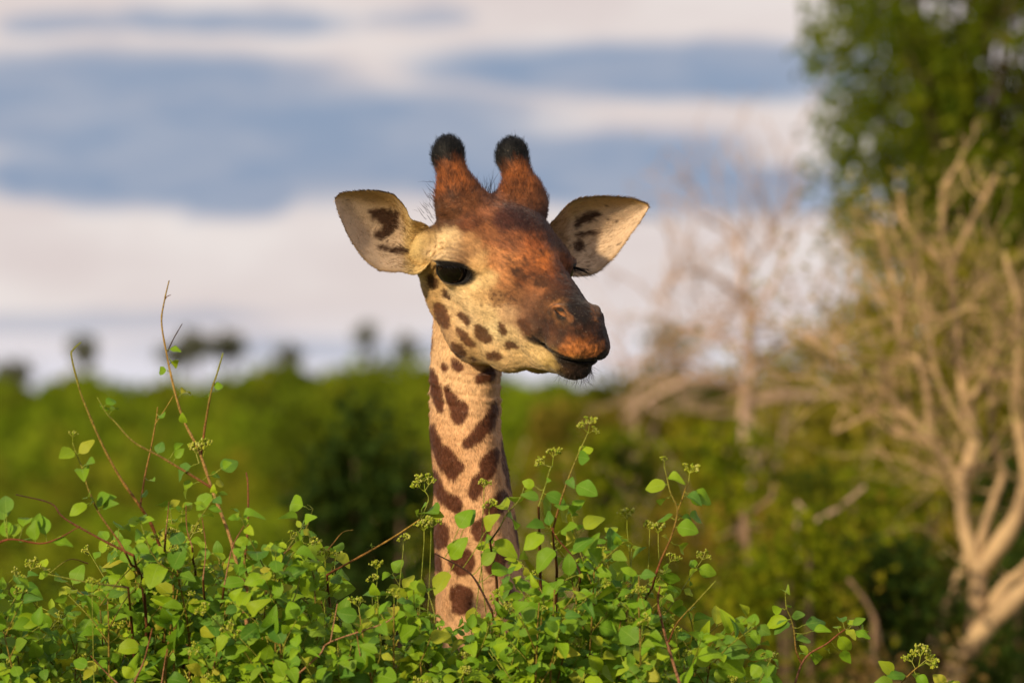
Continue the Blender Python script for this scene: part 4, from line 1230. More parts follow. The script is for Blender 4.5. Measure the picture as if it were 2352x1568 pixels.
sl = okh
obj('coat_fur', hair_mesh('coat_fur', P[sl], N[sl], D[sl], (ln * frng.uniform(.6, 1.3, len(P)))[sl], np.full(sl.sum(), .9), C[sl], M['fur']), root, kind='stuff')


def hairs_at(name, P, D, length, width, col, jit=.12, label=None):
    P = np.asarray(P, float); D = np.asarray(D, float) + frng.normal(size=P.shape) * jit
    D /= np.linalg.norm(D, axis=1)[:, None]
    N = np.cross(D, frng.normal(size=P.shape)); N /= np.linalg.norm(N, axis=1)[:, None]
    return obj(name, hair_mesh(name, P, N, D, length, width, np.asarray(col), M['fur'], bend=.5), root, kind='stuff')


# tuft of dark hair on the crown between and beside the ossicones
n = 120
L_ = np.concatenate([frng.normal(18, 9, 60), frng.normal(-132, 7, 60)])
Fh = np.concatenate([frng.normal(-200, 16, 60), frng.normal(-195, 14, 60)])
Uh = np.concatenate([np.full(60, 78.0), frng.uniform(20, 115, 60)])
Dl = np.concatenate([np.tile([-.02, -.42, .9], (60, 1)), np.tile([-.75, -.45, .6], (60, 1))])
P = np.stack([L_, Fh, Uh], 1) @ RH; D = Dl @ RH
hairs_at('mane_tuft', P, D, np.concatenate([frng.uniform(18, 80, 60), frng.uniform(6, 34, 60)]), np.full(n, 1.1), np.tile(srgb(38, 22, 14), (n, 1)), .26)
# stray hairs on the knobs
n = 260
sgn = np.where(frng.uniform(size=n) < .5, -1, 1)
dd = frng.normal(size=(n, 3)) + [0, -.3, .5]; dd /= np.linalg.norm(dd, axis=1)[:, None]
Q = np.stack([sgn * 88, np.full(n, -253.), np.full(n, 168.)], 1) + dd * 36
D = dd + np.array([0, -.9, .6])
hairs_at('horn_hair', Q @ RH, D @ RH, frng.uniform(5, 15, n) * np.where(frng.uniform(size=n) < .08, 1.8, 1), np.full(n, 1.0), np.tile(srgb(10, 9, 11), (n, 1)), .25)
# mane down the back of the neck
n = 1500
zc = frng.uniform(-960, -60, n); f = lambda k: np.interp(zc, NK[::-1, 2], NK[::-1, k])
P = np.stack([f(0) + 22 + frng.normal(0, 7, n), f(1) + f(4) - 6, zc], 1)
D = np.tile([.25, .8, -.25], (n, 1))
hairs_at('mane', P, D, frng.uniform(45, 80, n), np.full(n, 1.6), np.tile(srgb(84, 44, 22), (n, 1)) * frng.uniform(.6, 1.3, (n, 1)), .22)
# lashes
Pl, Dl_, Ll = [], [], []
for sx in (-1, 1):
    for t in np.linspace(-1, 1, 46):
        e_ = np.array([t * 42, 17 * math.sqrt(max(0, 1 - t * t * .8)) - 3, 0]); e_[2] = math.sqrt(max(0, 43.5 ** 2 - e_[0] ** 2 - e_[1] ** 2))
        c = EYE_C + e_ @ EROT
        dv = np.array([-.45 + t * .35, -.15, 1.0]) @ EROT
        mir = np.array([sx, 1, 1])
        Pl.append((c * mir) @ RH); Dl_.append((dv * mir) @ RH); Ll.append(frng.uniform(18, 30) * (1.25 - .35 * t) * (1.9 if sx > 0 else 1))
hairs_at('eyelashes', Pl, Dl_, np.array(Ll), np.full(len(Pl), 1.5), np.tile(srgb(12, 9, 8), (len(Pl), 1)), .10)
# whiskers on lips and chin
n = 150
th = frng.uniform(-1.3, 1.3, n)
Q = np.stack([46 * np.sin(th), 322 + 40 * np.cos(th), frng.uniform(-104, -78, n)], 1)
D = np.stack([np.sin(th) * .6, np.cos(th) * .5, -.75 + 0 * th], 1)
hairs_at('whiskers', Q @ RH, D @ RH, frng.uniform(10, 34, n), np.full(n, .8), np.tile(srgb(40, 24, 16), (n, 1)), .3)
# hair in the ears and along their rims
EP, ED, EL_, EC = [], [], [], []
for (V_, F_, C_), side in zip(ears, (-1, 1)):
    nu, nv = 46, 34
    G3 = V_[:nu * nv].reshape(nu, nv, 3); C3 = C_[:nu * nv].reshape(nu, nv, 3)
    du = np.gradient(G3, axis=0); dv_ = np.gradient(G3, axis=1)
    for _ in range(1500):
        i = int(min(nu - 1, abs(frng.normal()) * 15)); j = int(frng.integers(2, nv - 2))
        t = du[i, j] / np.linalg.norm(du[i, j])
        EP.append(G3[i, j] + du[i, j] * frng.uniform(-.5, .5) + dv_[i, j] * frng.uniform(-.5, .5)); ED.append(t + np.array([0, -.35, frng.normal() * .2]))
        EL_.append(frng.uniform(10, 26) * (1 - .4 * i / nu)); EC.append(C3[i, j] * frng.uniform(.6, 1.25))
    for _ in range(1100):
        i = int(frng.integers(1, nu - 1)); j = 0 if frng.uniform() < .5 else nv - 1
        o_ = -dv_[i, j] if j == 0 else dv_[i, j]; o_ = o_ / (np.linalg.norm(o_) + 1e-6); t = du[i, j] / np.linalg.norm(du[i, j])
        EP.append(G3[i, j] + du[i, j] * frng.uniform(-.5, .5)); ED.append(o_ * .6 + t * .8); EL_.append(frng.uniform(3, 9)); EC.append(C3[i, j] * frng.uniform(.6, 1.3))
hairs_at('ear_hair', EP, ED, np.array(EL_), np.full(len(EP), .9), np.array(EC), .15)

# ------------------------------------------------------------------ foreground shrubs
def leaf_mesh(name, w, fold, curl, tip, wav, seed):
    """ovate leaf 1 unit long along +y, face up +z: ten rows of two faces, folded along the rib"""
    r = np.random.default_rng(seed)
    ts = np.array([0, .05, .13, .24, .37, .50, .63, .75, .86, .94, 1.0])
    prof = np.array([.05, .36, .66, .88, 1.0, .99, .89, .71, .47, .26, .0]) * w
    prof = prof * (1 + r.normal(0, .025, len(ts)))
    if tip > 0: prof[7:10] *= (1 - .22 * tip)
    xs = np.array([-1, 0, 1.0])
    V, UV = [], []
    for t, p in zip(ts, prof):
        for x in xs:
            z = abs(x) * p * fold - curl * t * t + wav * math.sin(t * 9 + x * 2.2) * abs(x) * p
            V.append((x * p + .05 * curl * t * t, t - abs(x) * .02, z)); UV.append((.5 + x * .5, t))
    F = []
    for i in range(len(ts) - 1):
        for j in range(2):
            a = i * 3 + j; F.append((a, a + 1, a + 4, a + 3))
    V = np.array(V); F = np.array(F)
    # short petiole
    n = len(V)
    V = np.vstack([V, [(-.018, -.16, -.02), (.018, -.16, -.02), (.018, .05, 0), (-.018, .05, 0)]]); UV += [(.5, 0)] * 4
    F = np.vstack([F, [(n, n + 1, n + 2, n + 3)]])
    me = mesh_np(name, V, F, M['leaf'], True)
    uvl = me.uv_layers.new(name='UVMap')
    li = np.zeros(len(me.loops), np.int32); me.loops.foreach_get('vertex_index', li)
    uvl.data.foreach_set('uv', np.array(UV, np.float32)[li].ravel())
    return me, V, F, np.array(UV, np.float32)


LEAVES = [leaf_mesh('leaf_%d' % i, *a, seed=i) for i, a in enumerate([(.40, .25, .14, .3, .10), (.45, .14, .30, .1, .14), (.36, .42, .08, .6, .08), (.42, -.08, .24, .2, .16), (.46, .34, .42, .2, .10), (.33, .6, .25, .6, .06)])]

# flower heads: a forked stalk carrying little round buds
def corymb(seed, n_bud, spread):
    r = np.random.default_rng(seed); T = Tubes(4); V, F, k = [], [], 0
    ico_v, ico_f = None, None
    bm = bmesh.new(); bmesh.ops.create_icosphere(bm, subdivisions=1, radius=1.0)
    ico_v = np.array([v.co[:] for v in bm.verts]); ico_f = np.array([[v.index for v in f.verts] for f in bm.faces]); bm.free()
    hub = np.array([0, 0, .022])
    T.add([(0, 0, 0), hub], [.0010, .0009])
    Vs, Fs = [], []
    nb = T.n
    buds = []
    for a in range(6):
        d = r.normal(size=3) * [spread, spread, .2] + [0, 0, .8]; d /= np.linalg.norm(d)
        h2 = hub + d * r.uniform(.012, .022)
        T.add([hub, h2], [.0009, .0007])
        for c in range(n_bud):
            e = d + r.normal(size=3) * .6; e /= np.linalg.norm(e); p = h2 + e * r.uniform(.005, .011)
            T.add([h2, p], [.0006, .0005]); buds.append(p)
    q = np.concatenate(T.q); tri = q[:, 2] == q[:, 3]
    V = np.concatenate(T.v); n0 = len(V); fs = []
    vs = [V]
    for p in buds:
        vs.append(ico_v * r.uniform(.0020, .0034) * [1, 1, 1.25] + p); fs.append(ico_f + n0); n0 += len(ico_v)
    return mesh_np('flower_head', np.concatenate(vs), [q[~tri], np.concatenate([q[tri][:, :3]] + fs)], M['bud'], True)


FLOWERS = [corymb(61, 6, .7), corymb(62, 4, .9), corymb(63, 7, .55)]
GREEN_TW, YEL_TW, BROWN_TW, RED_TW, DARK_TW, TAN_TW = (srgb(140, 150, 50), srgb(168, 140, 55), srgb(128, 78, 42), srgb(132, 68, 38), srgb(66, 42, 28), srgb(168, 122, 88))


class Shrub:
    def __init__(s, px, d, label, seed):
        p = at(px, 1000, d)
        s.o = np.array((p.x, p.y, 0.0)); s.rng = np.random.default_rng(seed)
        s.root = tag(empty('shrub', tuple(s.o)), label, 'shrub', 'leafy shrubs in front of the giraffe')
        s.leaves, s.flowers, s.T = [], [], Tubes(5)
        s.d = d

    def base(s):
        return np.append(s.rng.normal(size=2) * .12, -.03)

    def leaf(s, p, dirn, size, prio=0, face=None):
        r = s.rng
        y = np.asarray(dirn, float); y /= np.linalg.norm(y)
        n = np.array([-.2, -.75, .7]) + r.normal(size=3) * .45 if face is None else np.asarray(face, float) + r.normal(size=3) * .2
        n = n - y * (n @ y); n /= np.linalg.norm(n)
        x = np.cross(y, n)
        s.leaves.append((np.asarray(p, float) + y * .16 * size, np.stack([x * r.uniform(.72, 1.08), y, n * r.uniform(.6, 2.0)], 1) * size, prio, int(r.integers(len(LEAVES)))))

    def pair(s, p, axis, phase, size, prio=0, drop=.2):
        a = np.asarray(axis, float); a /= np.linalg.norm(a)
        u = np.cross(a, [.3, .2, .93]); u /= np.linalg.norm(u) + 1e-9; w = np.cross(a, u)
        for k in (0, 1):
            if s.rng.uniform() < drop: continue
            th = phase + math.pi * k + s.rng.normal() * .25
            out = u * math.cos(th) + w * math.sin(th)
            s.leaf(p, out * .85 + a * s.rng.uniform(.25, .7) + [0, 0, s.rng.uniform(-.35, .15)], size * s.rng.uniform(.55, 1.28), prio)

    def flower(s, p, axis, scale=1.0, stalk=False):
        if stalk:
            q = np.asarray(p) + np.array([s.rng.normal() * .02, s.rng.uniform(0, .06), -.32])
            s.T.add(spline([q, (q + p) / 2 + s.rng.normal(size=3) * .008, p], 6), np.linspace(.0014, .0008, 6), np.tile(GREEN_TW, (6, 1)))
        a = Vector(axis).normalized()
        s.flowers.append((p, a.to_track_quat('Z', 'Y'), scale * s.rng.uniform(.6, .95), int(s.rng.integers(3))))

    def shoot(s, P, r0, r1, leafy, c0, c1, size=.05, twig=.35, fl=.25, prio=0, step=.038):
        """P: polyline; leaves in opposite pairs over the last `leafy` metres, side twigs from some nodes"""
        P = np.asarray(P); seg = np.linalg.norm(np.diff(P, axis=0), axis=1); cum = np.concatenate([[0], np.cumsum(seg)]); tot = cum[-1]
        s.T.add(P, np.linspace(r0, r1, len(P)), np.linspace(c0, c1, len(P)))
        x = max(.02, tot - leafy); ph = s.rng.uniform(0, 6)
        while x < tot:
            p = np.array([np.interp(x, cum, P[:, k]) for k in range(3)])
            i = min(len(P) - 2, int(np.searchsorted(cum, x)) - 1); ax = P[i + 1] - P[i]
            f = (x - (tot - leafy)) / leafy
            s.pair(p, ax, ph, size * (1.1 - .45 * f), prio); ph += math.pi / 2
            if s.rng.uniform() < twig and twig > 0:
                u = np.cross(ax / np.linalg.norm(ax), s.rng.normal(size=3)); u /= np.linalg.norm(u)
                L = s.rng.uniform(.07, .20); d0 = u * .8 + ax / np.linalg.norm(ax) * .7 + [0, -.1, .25]; d0 /= np.linalg.norm(d0)
                d1 = d0 + s.rng.normal(size=3) * .25
                Q = spline([p, p + d0 * L * .5, p + (d0 + d1) * .5 * L], 6)
                s.shoot(Q, r1 * 1.1, r1 * .6, L * .9, c1, GREEN_TW, size * .85, 0, fl, prio, .032)
            x += step * s.rng.uniform(.8, 1.3)
        ax = P[-1] - P[-2]
        if s.rng.uniform() < fl: s.flower(P[-1], ax)
        else: s.pair(P[-1], ax, ph, size * .6, prio, 0)

    def fill(s, x0, x1, env, n, d0, d1, deep=430, leafy=.42):
        """canes whose tips fill the crown below the traced outline"""
        for i in range(n):
            px = s.rng.uniform(x0, x1); d = s.rng.uniform(d0, d1)
            py = np.interp(px, env[0], env[1]) + 34 + s.rng.uniform() ** 1.2 * deep + 55 * math.exp(-((px - 1085) / 95) ** 2)
            tip = np.array(at(px, py, d)) - s.o; b = s.base()
            mid = np.array([tip[0] * .55 + s.rng.normal() * .07, tip[1] * .5 + s.rng.normal() * .06, tip[2] * .62])
            n2 = tip * [.86, .86, .88] + s.rng.normal(size=3) * .03
            s.shoot(spline([b, mid, n2, tip], 18), .006, .0016, leafy, BROWN_TW * s.rng.uniform(.6, 1.1), RED_TW * .5 + GREEN_TW * .5, .056, .62, .22)

    def traced(s, pts, r0, r1, c0, c1, d, name='branch', wig=.008):
        """a prominent stem drawn through picture points; its own part"""
        dd = d + np.cumsum(s.rng.normal(size=len(pts)) * wig)
        P = [np.array(at(a, b, q)) - s.o for (a, b), q in zip(pts, dd)]
        S3 = spline(P, max(8, 5 * len(P)))
        k = len(S3)
        rad = np.linspace(r0, r1, k) * (1 + .0 * s.rng.normal(size=k))
        rad[::5] *= 1.18                                   # nodes
        T = Tubes(6); T.add(S3, rad, np.linspace(c0, c1, k))
        obj(name, T.mesh(name, M['stem']), s.root)
        return S3

    def root_cane(s, P0):
        """the hidden rest of a traced stem, down to the ground"""
        b = s.base(); P0 = np.asarray(P0)
        s.T.add(spline([b, P0 * [.6, .6, .5] + s.rng.normal(size=3) * [.08, .05, 0], P0 * [.93, .93, .9] + s.rng.normal(size=3) * .02 + [0, .42, .06], P0], 14), np.linspace(.006, .0026, 14), np.tile(BROWN_TW * .7, (14, 1)))

    def leaves_at(s, S3, centers, d, size=.055, prio=5):
        """leaves seen singly: centre in the picture, attached to the nearest point of the stem"""
        for c in centers:
            px, py = c[:2]; sz = c[2] / 1000 if len(c) > 2 else size
            P = np.array(at(px, py, d + s.rng.normal() * .015)) - s.o
            k = np.argmin(np.linalg.norm((S3 - P)[:, [0, 2]], axis=1)); q = S3[k]
            v = P - q; L = np.linalg.norm(v)
            if L > sz * .72:                                 # a thin stalk bridges the rest
                e = P - v / L * sz * .5
                s.T.add(spline([q, (q + e) / 2 + [0, 0, -.004], e], 5), np.linspace(.0012, .0008, 5), np.tile(GREEN_TW, (5, 1)))
                q = e
            elif L < .012: v = s.rng.normal(size=3) * [1, .3, .5] + [0, 0, .3]
            v = v + [0, s.rng.normal() * .012, 0]
            s.leaf(q, v, sz, prio, face=(-.15, -.85, .5))

    def finish(s):
        W = np.array([l[0] for l in s.leaves]) + s.o
        px = to_px(W); dist = W[:, 1] + CAM_D
        inside = (px[:, 0] > -20) & (px[:, 0] < 2372) & (px[:, 1] < 1590)
        score = np.where(inside, 0, 50) + dist - np.array([l[2] for l in s.leaves]) * 3
        order = np.argsort(score); top = order[:300]; rest = order[300:]
        for i in top:
            c, R, pr, k = s.leaves[i]
            o = bpy.data.objects.new('leaf', LEAVES[k][0]); COL.objects.link(o); o.parent = s.root
            o.matrix_local = Matrix(((*R[0], c[0]), (*R[1], c[1]), (*R[2], c[2]), (0, 0, 0, 1)))
        if len(rest):
            vs, fs, uvs, n = [], [], [], 0
            for i in rest:
                c, R, pr, k = s.leaves[i]; _, V, F, UV = LEAVES[k]
                vs.append(V @ R.T + c); fs.append(F + n); uvs.append(UV); n += len(V)
            F = np.concatenate(fs)
            me = mesh_np('foliage', np.concatenate(vs), F, M['leaf'], True)
            uvl = me.uv_layers.new(name='UVMap'); uvl.data.foreach_set('uv', np.concatenate(uvs)[F.ravel()].ravel())
            obj('foliage', me, s.root, kind='stuff')
        for (p, qt, sc, k) in s.flowers:
            o = bpy.data.objects.new('flower_head', FLOWERS[k]); COL.objects.link(o); o.parent = s.root
            o.matrix_local = Matrix.LocRotScale(Vector(p), qt, Vector((sc, sc, sc)))
        obj('stems', s.T.mesh('stems', M['stem']), s.root, kind='stuff')


def r3(x, y, *k): return (x * .6135, 606.4 + y * .6135, *k)
def r4_(x, y, *k): return (735 + .3984 * x, 955.5 + .3984 * y, *k)
R3 = lambda *p: [r3(*a) for a in p]
R4 = lambda *p: [r4_(*a) for a in p]
R6 = lambda *p: [z6(*a) for a in p]

ENV = ([-100, 0, 60, 120, 180, 230, 290, 360, 420, 500, 560, 640, 700, 760, 820, 880, 940, 1000, 1050, 1100, 1200, 1260, 1320, 1380, 1440, 1520, 1580, 1630, 1680, 1720],
       [1330, 1345, 1400, 1440, 1400, 1290, 1215, 1205, 1225, 1250, 1260, 1275, 1270, 1310, 1325, 1335, 1340, 1370, 1385, 1385, 1310, 1235, 1235, 1260, 1280, 1290, 1345, 1400, 1480, 1560])

# ---- left shrub with the tall bare shoots
A = Shrub(330, 19.15, 'leafy shrub with tall bare browsed shoots standing above its leaves', 301)
A.fill(-120, 640, ENV, 82, 18.72, 19.5)
dA = 18.78
s1 = A.traced(R3((960, 1568), (935, 1400), (915, 1290), (930, 1230), (895, 1150), (860, 1020), (800, 860), (745, 700), (690, 590), (655, 480), (625, 340), (605, 220), (615, 140), (633, 62)), .0056, .0013, TAN_TW, YEL_TW, dA)
A.root_cane(s1[0])
A.traced(R3((614, 140), (625, 122), (640, 115)), .0011, .0007, BROWN_TW, BROWN_TW, dA)
A.traced(R3((628, 328), (650, 280), (682, 224)), .0014, .0009, DARK_TW, DARK_TW, dA)
s2 = A.traced(R3((600, 1060), (565, 970), (520, 900), (450, 800), (380, 670), (320, 530), (295, 460), (268, 345), (275, 320), (303, 293)), .0040, .0016, RED_TW, GREEN_TW, dA + .05)
A.root_cane(s2[0])
s3 = A.traced(R3((790, 835), (700, 780), (600, 720), (500, 665), (430, 590), (400, 560), (365, 500)), .0033, .0012, BROWN_TW, GREEN_TW, dA)
s4 = A.traced(R3((525, 905), (545, 780), (565, 690), (585, 580), (590, 535)), .0022, .0014, BROWN_TW, YEL_TW, dA + .05)
A.traced(R3((580, 600), (620, 540), (650, 490)), .0010, .0007, YEL_TW, YEL_TW, dA + .05)
s5 = A.traced(R3((752, 715), (770, 590), (790, 480), (810, 420), (835, 333)), .0028, .0016, RED_TW, GREEN_TW, dA)
s6 = A.traced(R3((915, 1120), (928, 980), (928, 830), (922, 780)), .0026, .0016, BROWN_TW, BROWN_TW, dA - .1); A.root_cane(s6[0])
s7 = A.traced(R3((500, 1090), (380, 1030), (240, 950), (190, 895), (60, 862)), .0030, .0013, BROWN_TW, DARK_TW, dA - .1); A.root_cane(s7[0])
s8 = A.traced(R3((-60, 1080), (30, 1030), (150, 1045), (220, 1025), (300, 980)), .0028, .0012, RED_TW, BROWN_TW, dA - .2); A.root_cane(s8[0])
s9 = A.traced(R3((470, 1080), (440, 1030), (370, 930), (330, 840), (310, 770), (290, 720), (272, 670)), .0028, .0012, BROWN_TW, GREEN_TW, dA - .15); A.root_cane(s9[0])
s10 = A.traced(R3((330, 1120), (260, 1105), (180, 1160)), .0014, .001, BROWN_TW, GREEN_TW, dA)
s10 = A.traced(R3((480, 1210), (330, 1190), (180, 1160)), .0022, .0012, DARK_TW, GREEN_TW, dA - .2); A.root_cane(s10[0])
for pl, r_ in [(R3((505, 1560), (540, 1480), (570, 1362)), .0022), (R3((605, 1568), (615, 1500), (625, 1440)), .0018), (R3((440, 1568), (400, 1530), (340, 1465)), .0019), (R3((1090, 1568), (1105, 1400), (1100, 1290)), .0028), (R3((760, 1180), (770, 1060), (757, 950)), .0016), (R3((620, 1010), (628, 940), (632, 890)), .0014), (R3((720, 1060), (700, 990), (696, 900)), .0016), (R3((840, 1200), (870, 1060), (915, 975)), .0016)]:
    sx_ = A.traced(pl, r_, r_ * .6, TAN_TW * .9, BROWN_TW, dA - .12); A.root_cane(sx_[0])
A.leaves_at(s1, R3((652, 322), (650, 362), (612, 400), (690, 478), (690, 605), (800, 790), (848, 752), (822, 820)), dA, .026)
A.leaves_at(s1, R3((852, 752), (700, 835), (690, 770), (770, 880)), dA, .046)
A.leaves_at(s5, R3((775, 493), (792, 455)), dA, .02)
A.leaves_at(s3, R3((412, 515), (425, 545), (395, 528), (590, 708), (665, 685), (668, 712)), dA, .028)
A.leaves_at(s4, R3((605, 565), (572, 808), (535, 858)), dA, .026)
A.leaves_at(s8, R3((20, 905), (10, 930), (95, 955), (130, 1000), (60, 990), (190, 1042), (20, 985), (165, 985), (100, 1020), (140, 975)), dA - .2, .045)
A.leaves_at(s9, R3((262, 705), (292, 708), (335, 742), (308, 770), (380, 882), (405, 905), (310, 905), (345, 885), (395, 880), (330, 870)), dA - .15, .044)
A.flower(s9[-1], (0, 0, 1), .9)
A.flower(np.array(at(*r3(760, 720), dA - .01)) - A.o, (.3, 0, 1), 1.3); A.flower(np.array(at(*r3(745, 745), dA - .01)) - A.o, (-.3, 0, 1), 1.2)
A.flower(np.array(at(*r3(345, 1235), dA - .3)) - A.o, (0, -.1, 1), 1.2, True)
A.finish()

# ---- middle shrub below the neck
B = Shrub(800, 19.1, 'low leafy shrub spreading between the bare shoots and the neck of the giraffe', 302)
B.fill(600, 1080, ENV, 62, 18.6, 19.45)
s = B.traced(R3((1030, 1110), (1100, 1050), (1145, 990), (1172, 915)), .0022, .0014, RED_TW, GREEN_TW, 19.1); B.root_cane(s[0])
B.traced(R3((1172, 917), (1160, 905), (1150, 900)), .0012, .0009, GREEN_TW, GREEN_TW, 19.1)
B.leaves_at(s, R3((1108, 898, 52), (1092, 950, 40), (1140, 985, 24), (1180, 1065, 40)), 19.1)
s = B.traced(R4((40, 915), (100, 880), (300, 770), (450, 680), (580, 592)), .0030, .0016, RED_TW, YEL_TW, 19.2); B.root_cane(s[0])
B.leaves_at(s, R4((620, 545, 62), (645, 575, 40), (590, 520, 34), (560, 560, 24), (300, 745, 18)), 19.18)
t = B.traced(R4((585, 590), (625, 480), (605, 430)), .0012, .001, GREEN_TW, GREEN_TW, 19.2)
B.flower(t[-1], (-.1, 0, 1), 1.25); B.flower(t[-1], (.5, 0, .8), 1.0); B.flower(t[-2], (-.9, 0, .6), 1.1)
s = B.traced(R4((-20, 850), (70, 740), (130, 670), (190, 655)), .0016, .001, BROWN_TW, YEL_TW, 19.15); B.root_cane(s[0])
s = B.traced(R4((-120, 1480), (0, 1370), (60, 1300), (350, 1200), (425, 1155)), .0022, .0012, TAN_TW, TAN_TW, 18.6)
B.traced(R4((60, 1300), (80, 1190), (100, 1080)), .0016, .001, TAN_TW, TAN_TW, 18.6)
B.root_cane(s[0])
s = B.traced(R4((240, 1420), (225, 1340), (208, 1230)), .0014, .0009, TAN_TW, BROWN_TW, 18.62); B.root_cane(s[0])
for (x, y) in [(330, 930), (300, 1000), (480, 770), (600, 720), (640, 700), (30, 880), (600, 1370)]: B.flower(np.array(at(*r4_(x, y), 18.85)) - B.o, (0, -.2, 1), 1.2, True)
B.finish()

# ---- right-hand shrub with the flowering shoots
Cc = Shrub(1330, 19.1, 'leafy shrub with upright flowering shoots covering the foot of the neck', 303)
Cc.fill(1020, 1690, ENV, 84, 18.6, 19.4)
dC = 18.75
s = Cc.traced(R4((1340, 660), (1370, 550), (1400, 450), (1440, 340), (1480, 240), (1530, 130), (1548, 90)), .0026, .0013, BROWN_TW, GREEN_TW, dC); Cc.root_cane(s[0])
Cc.leaves_at(s, R4((1512, 238, 42), (1468, 225, 34), (1525, 412, 52), (1440, 372, 24), (1410, 560, 44), (1390, 520, 40)), dC)
Cc.flower(s[-1], (.1, 0, 1), 1.1); Cc.flower(s[-3], (.9, 0, .5), .8); Cc.flower(s[-2], (-.7, 0, .7), .8)
s = Cc.traced(R4((1260, 520), (1300, 400), (1325, 310), (1340, 285)), .0016, .001, GREEN_TW, GREEN_TW, dC); Cc.root_cane(s[0])
Cc.flower(s[-1], (.1, 0, 1), 1.1); Cc.flower(s[-4], (-.9, 0, .3), .9)
Cc.leaves_at(s, R4((1295, 395, 24), (1210, 392, 28), (1300, 500, 58), (1240, 470, 40), (1350, 470, 50)), dC)
s = Cc.traced(R4((1940, 900), (1970, 820), (2030, 680), (2060, 540), (2020, 440), (1995, 330), (1985, 290)), .0026, .0012, RED_TW, GREEN_TW, dC); Cc.root_cane(s[0])
Cc.leaves_at(s, R4((1940, 400, 46), (2045, 350, 34), (1980, 482, 46), (1982, 580, 54), (2160, 585, 50), (2120, 590, 34), (2055, 500, 30), (2080, 640, 46), (1985, 690, 18), (2095, 760, 36)), dC)
Cc.flower(s[-1], (0, 0, 1), .8)
s = Cc.traced(R4((2062, 545), (2090, 470), (2110, 410), (2125, 385)), .0016, .001, YEL_TW, YEL_TW, dC)
Cc.leaves_at(s, R4((2190, 460, 48), (2135, 460, 34), (2165, 480, 36)), dC); Cc.flower(s[-1], (.1, 0, 1), 1.25)
s = Cc.traced(R4((2080, 1560), (2000, 1300), (1950, 1080), (1960, 980)), .0038, .0018, TAN_TW * .8, BROWN_TW, 18.6); Cc.root_cane(s[0])
Cc.traced(R4((2010, 1300), (2060, 1190), (2160, 1080), (2280, 950)), .0022, .0011, RED_TW, GREEN_TW, 18.75)
s = Cc.traced(R4((990, 1120), (900, 950), (830, 880), (660, 790)), .0030, .0016, DARK_TW, DARK_TW, 18.85); Cc.root_cane(s[0])
Cc.leaves_at(s, R4((710, 940, 62), (760, 810, 56), (850, 600, 46), (820, 605, 46), (980, 620, 50), (960, 830, 40), (1030, 890, 44)), 18.84)
s = Cc.traced(R4((980, 720), (1030, 650), (1080, 560), (1150, 480), (1180, 400)), .0022, .001, DARK_TW, GREEN_TW, 18.95); Cc.root_cane(s[0])
Cc.leaves_at(s, R4((1080, 770, 62), (1050, 505, 54), (1140, 460, 48), (1110, 590, 54), (1160, 420, 30), (940, 740, 56)), 18.94)
s = Cc.traced(R4((1500, 900), (1450, 800), (1380, 720), (1330, 640)), .0024, .0012, DARK_TW, RED_TW, dC); Cc.root_cane(s[0])
Cc.leaves_at(s, R4((1515, 728, 54), (1320, 800, 56), (1250, 710, 54), (1260, 635, 48), (1420, 640, 50), (1560, 618, 50), (1330, 620, 36)), dC - .02)
s = Cc.traced(R4((1275, 1245), (1270, 1180), (1285, 1110), (1370, 1070)), .0038, .0018, TAN_TW, TAN_TW * .8, 19.25); Cc.root_cane(s[0])
s = Cc.traced(R4((1150, 1200), (1210, 1110), (1205, 1000)), .0016, .001, YEL_TW, GREEN_TW, 18.9); Cc.root_cane(s[0])
for (x, y) in [(945, 450), (975, 585), (1900, 700), (1950, 730), (1770, 650), (1460, 1380), (2200, 1360), (1600, 1290)]: Cc.flower(np.array(at(*r4_(x, y), 18.9)) - Cc.o, (0, -.2, 1), 1.15, True)
Cc.finish()

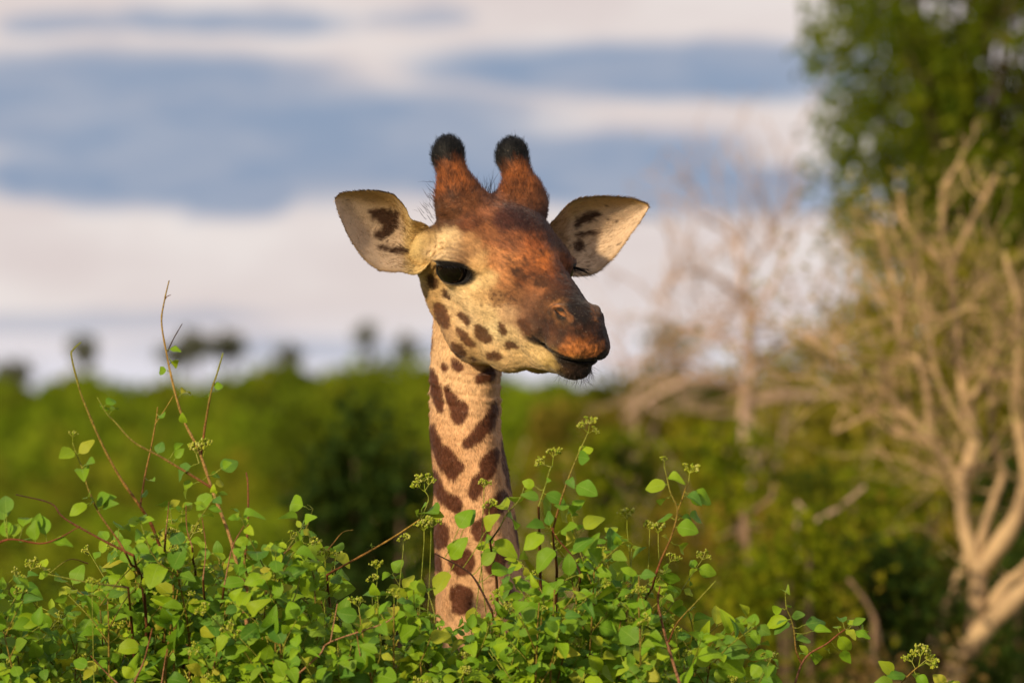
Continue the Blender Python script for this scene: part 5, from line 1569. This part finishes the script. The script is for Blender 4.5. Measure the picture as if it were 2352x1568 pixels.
# ---- thin shoots in the clearing on the right
Dd = Shrub(1880, 19.1, 'thin shrub sending a few leafy sprigs up into the clearing', 304)
dD = 19.15
s = Dd.traced(R6((360, 1640), (380, 1568), (410, 1480), (450, 1430), (520, 1390), (570, 1350), (610, 1320)), .0030, .0013, TAN_TW * .7, RED_TW, dD); Dd.root_cane(s[0])
Dd.leaves_at(s, R6((475, 1450, 54), (600, 1380, 44), (605, 1440, 40), (590, 1268, 42), (635, 1295, 38), (680, 1335, 38), (665, 1290, 32), (640, 1340, 32), (430, 1425, 26), (532, 1420, 16), (700, 1320, 26), (570, 1310, 24)), dD)
s = Dd.traced(R6((410, 1478), (385, 1420), (375, 1330), (360, 1270), (340, 1220), (335, 1150)), .0022, .0012, BROWN_TW, GREEN_TW, dD)
Dd.leaves_at(s, R6((300, 1232, 38), (285, 1295, 56), (330, 1305, 40), (395, 1255, 32), (465, 1290, 50), (495, 1325, 38), (425, 1370, 46), (340, 1135, 32), (420, 1425, 26), (350, 1210, 16)), dD)
s = Dd.traced(R6((225, 1640), (232, 1560), (245, 1510)), .0018, .001, YEL_TW, GREEN_TW, dD - .1); Dd.root_cane(s[0])
Dd.leaves_at(s, R6((212, 1485, 42), (285, 1495, 36), (292, 1520, 38), (290, 1550, 44), (205, 1545, 26)), dD - .1); Dd.flower(s[-1], (.2, 0, 1), 1.3)
s = Dd.traced(R6((860, 1660), (860, 1580), (900, 1530), (945, 1490)), .0018, .001, BROWN_TW, YEL_TW, dD); Dd.root_cane(s[0])
Dd.leaves_at(s, R6((805, 1500, 42), (795, 1565, 46), (885, 1525, 44), (930, 1545, 42), (960, 1555, 36)), dD)
for k, ax in ((-1, (.2, 0, 1)), (-2, (.9, 0, .5)), (-3, (-.5, 0, 1)), (-1, (.7, 0, .6))): Dd.flower(s[k], ax, 1.3)
s = Dd.traced(R6((30, 1640), (20, 1580), (30, 1548)), .0016, .001, GREEN_TW, GREEN_TW, dD); Dd.root_cane(s[0]); Dd.leaves_at(s, R6((35, 1545, 40), (5, 1560, 36)), dD)
Dd.fill(1700, 2200, ([1600, 2300], [1640, 1640]), 12, 18.9, 19.4, 300)
Dd.finish()
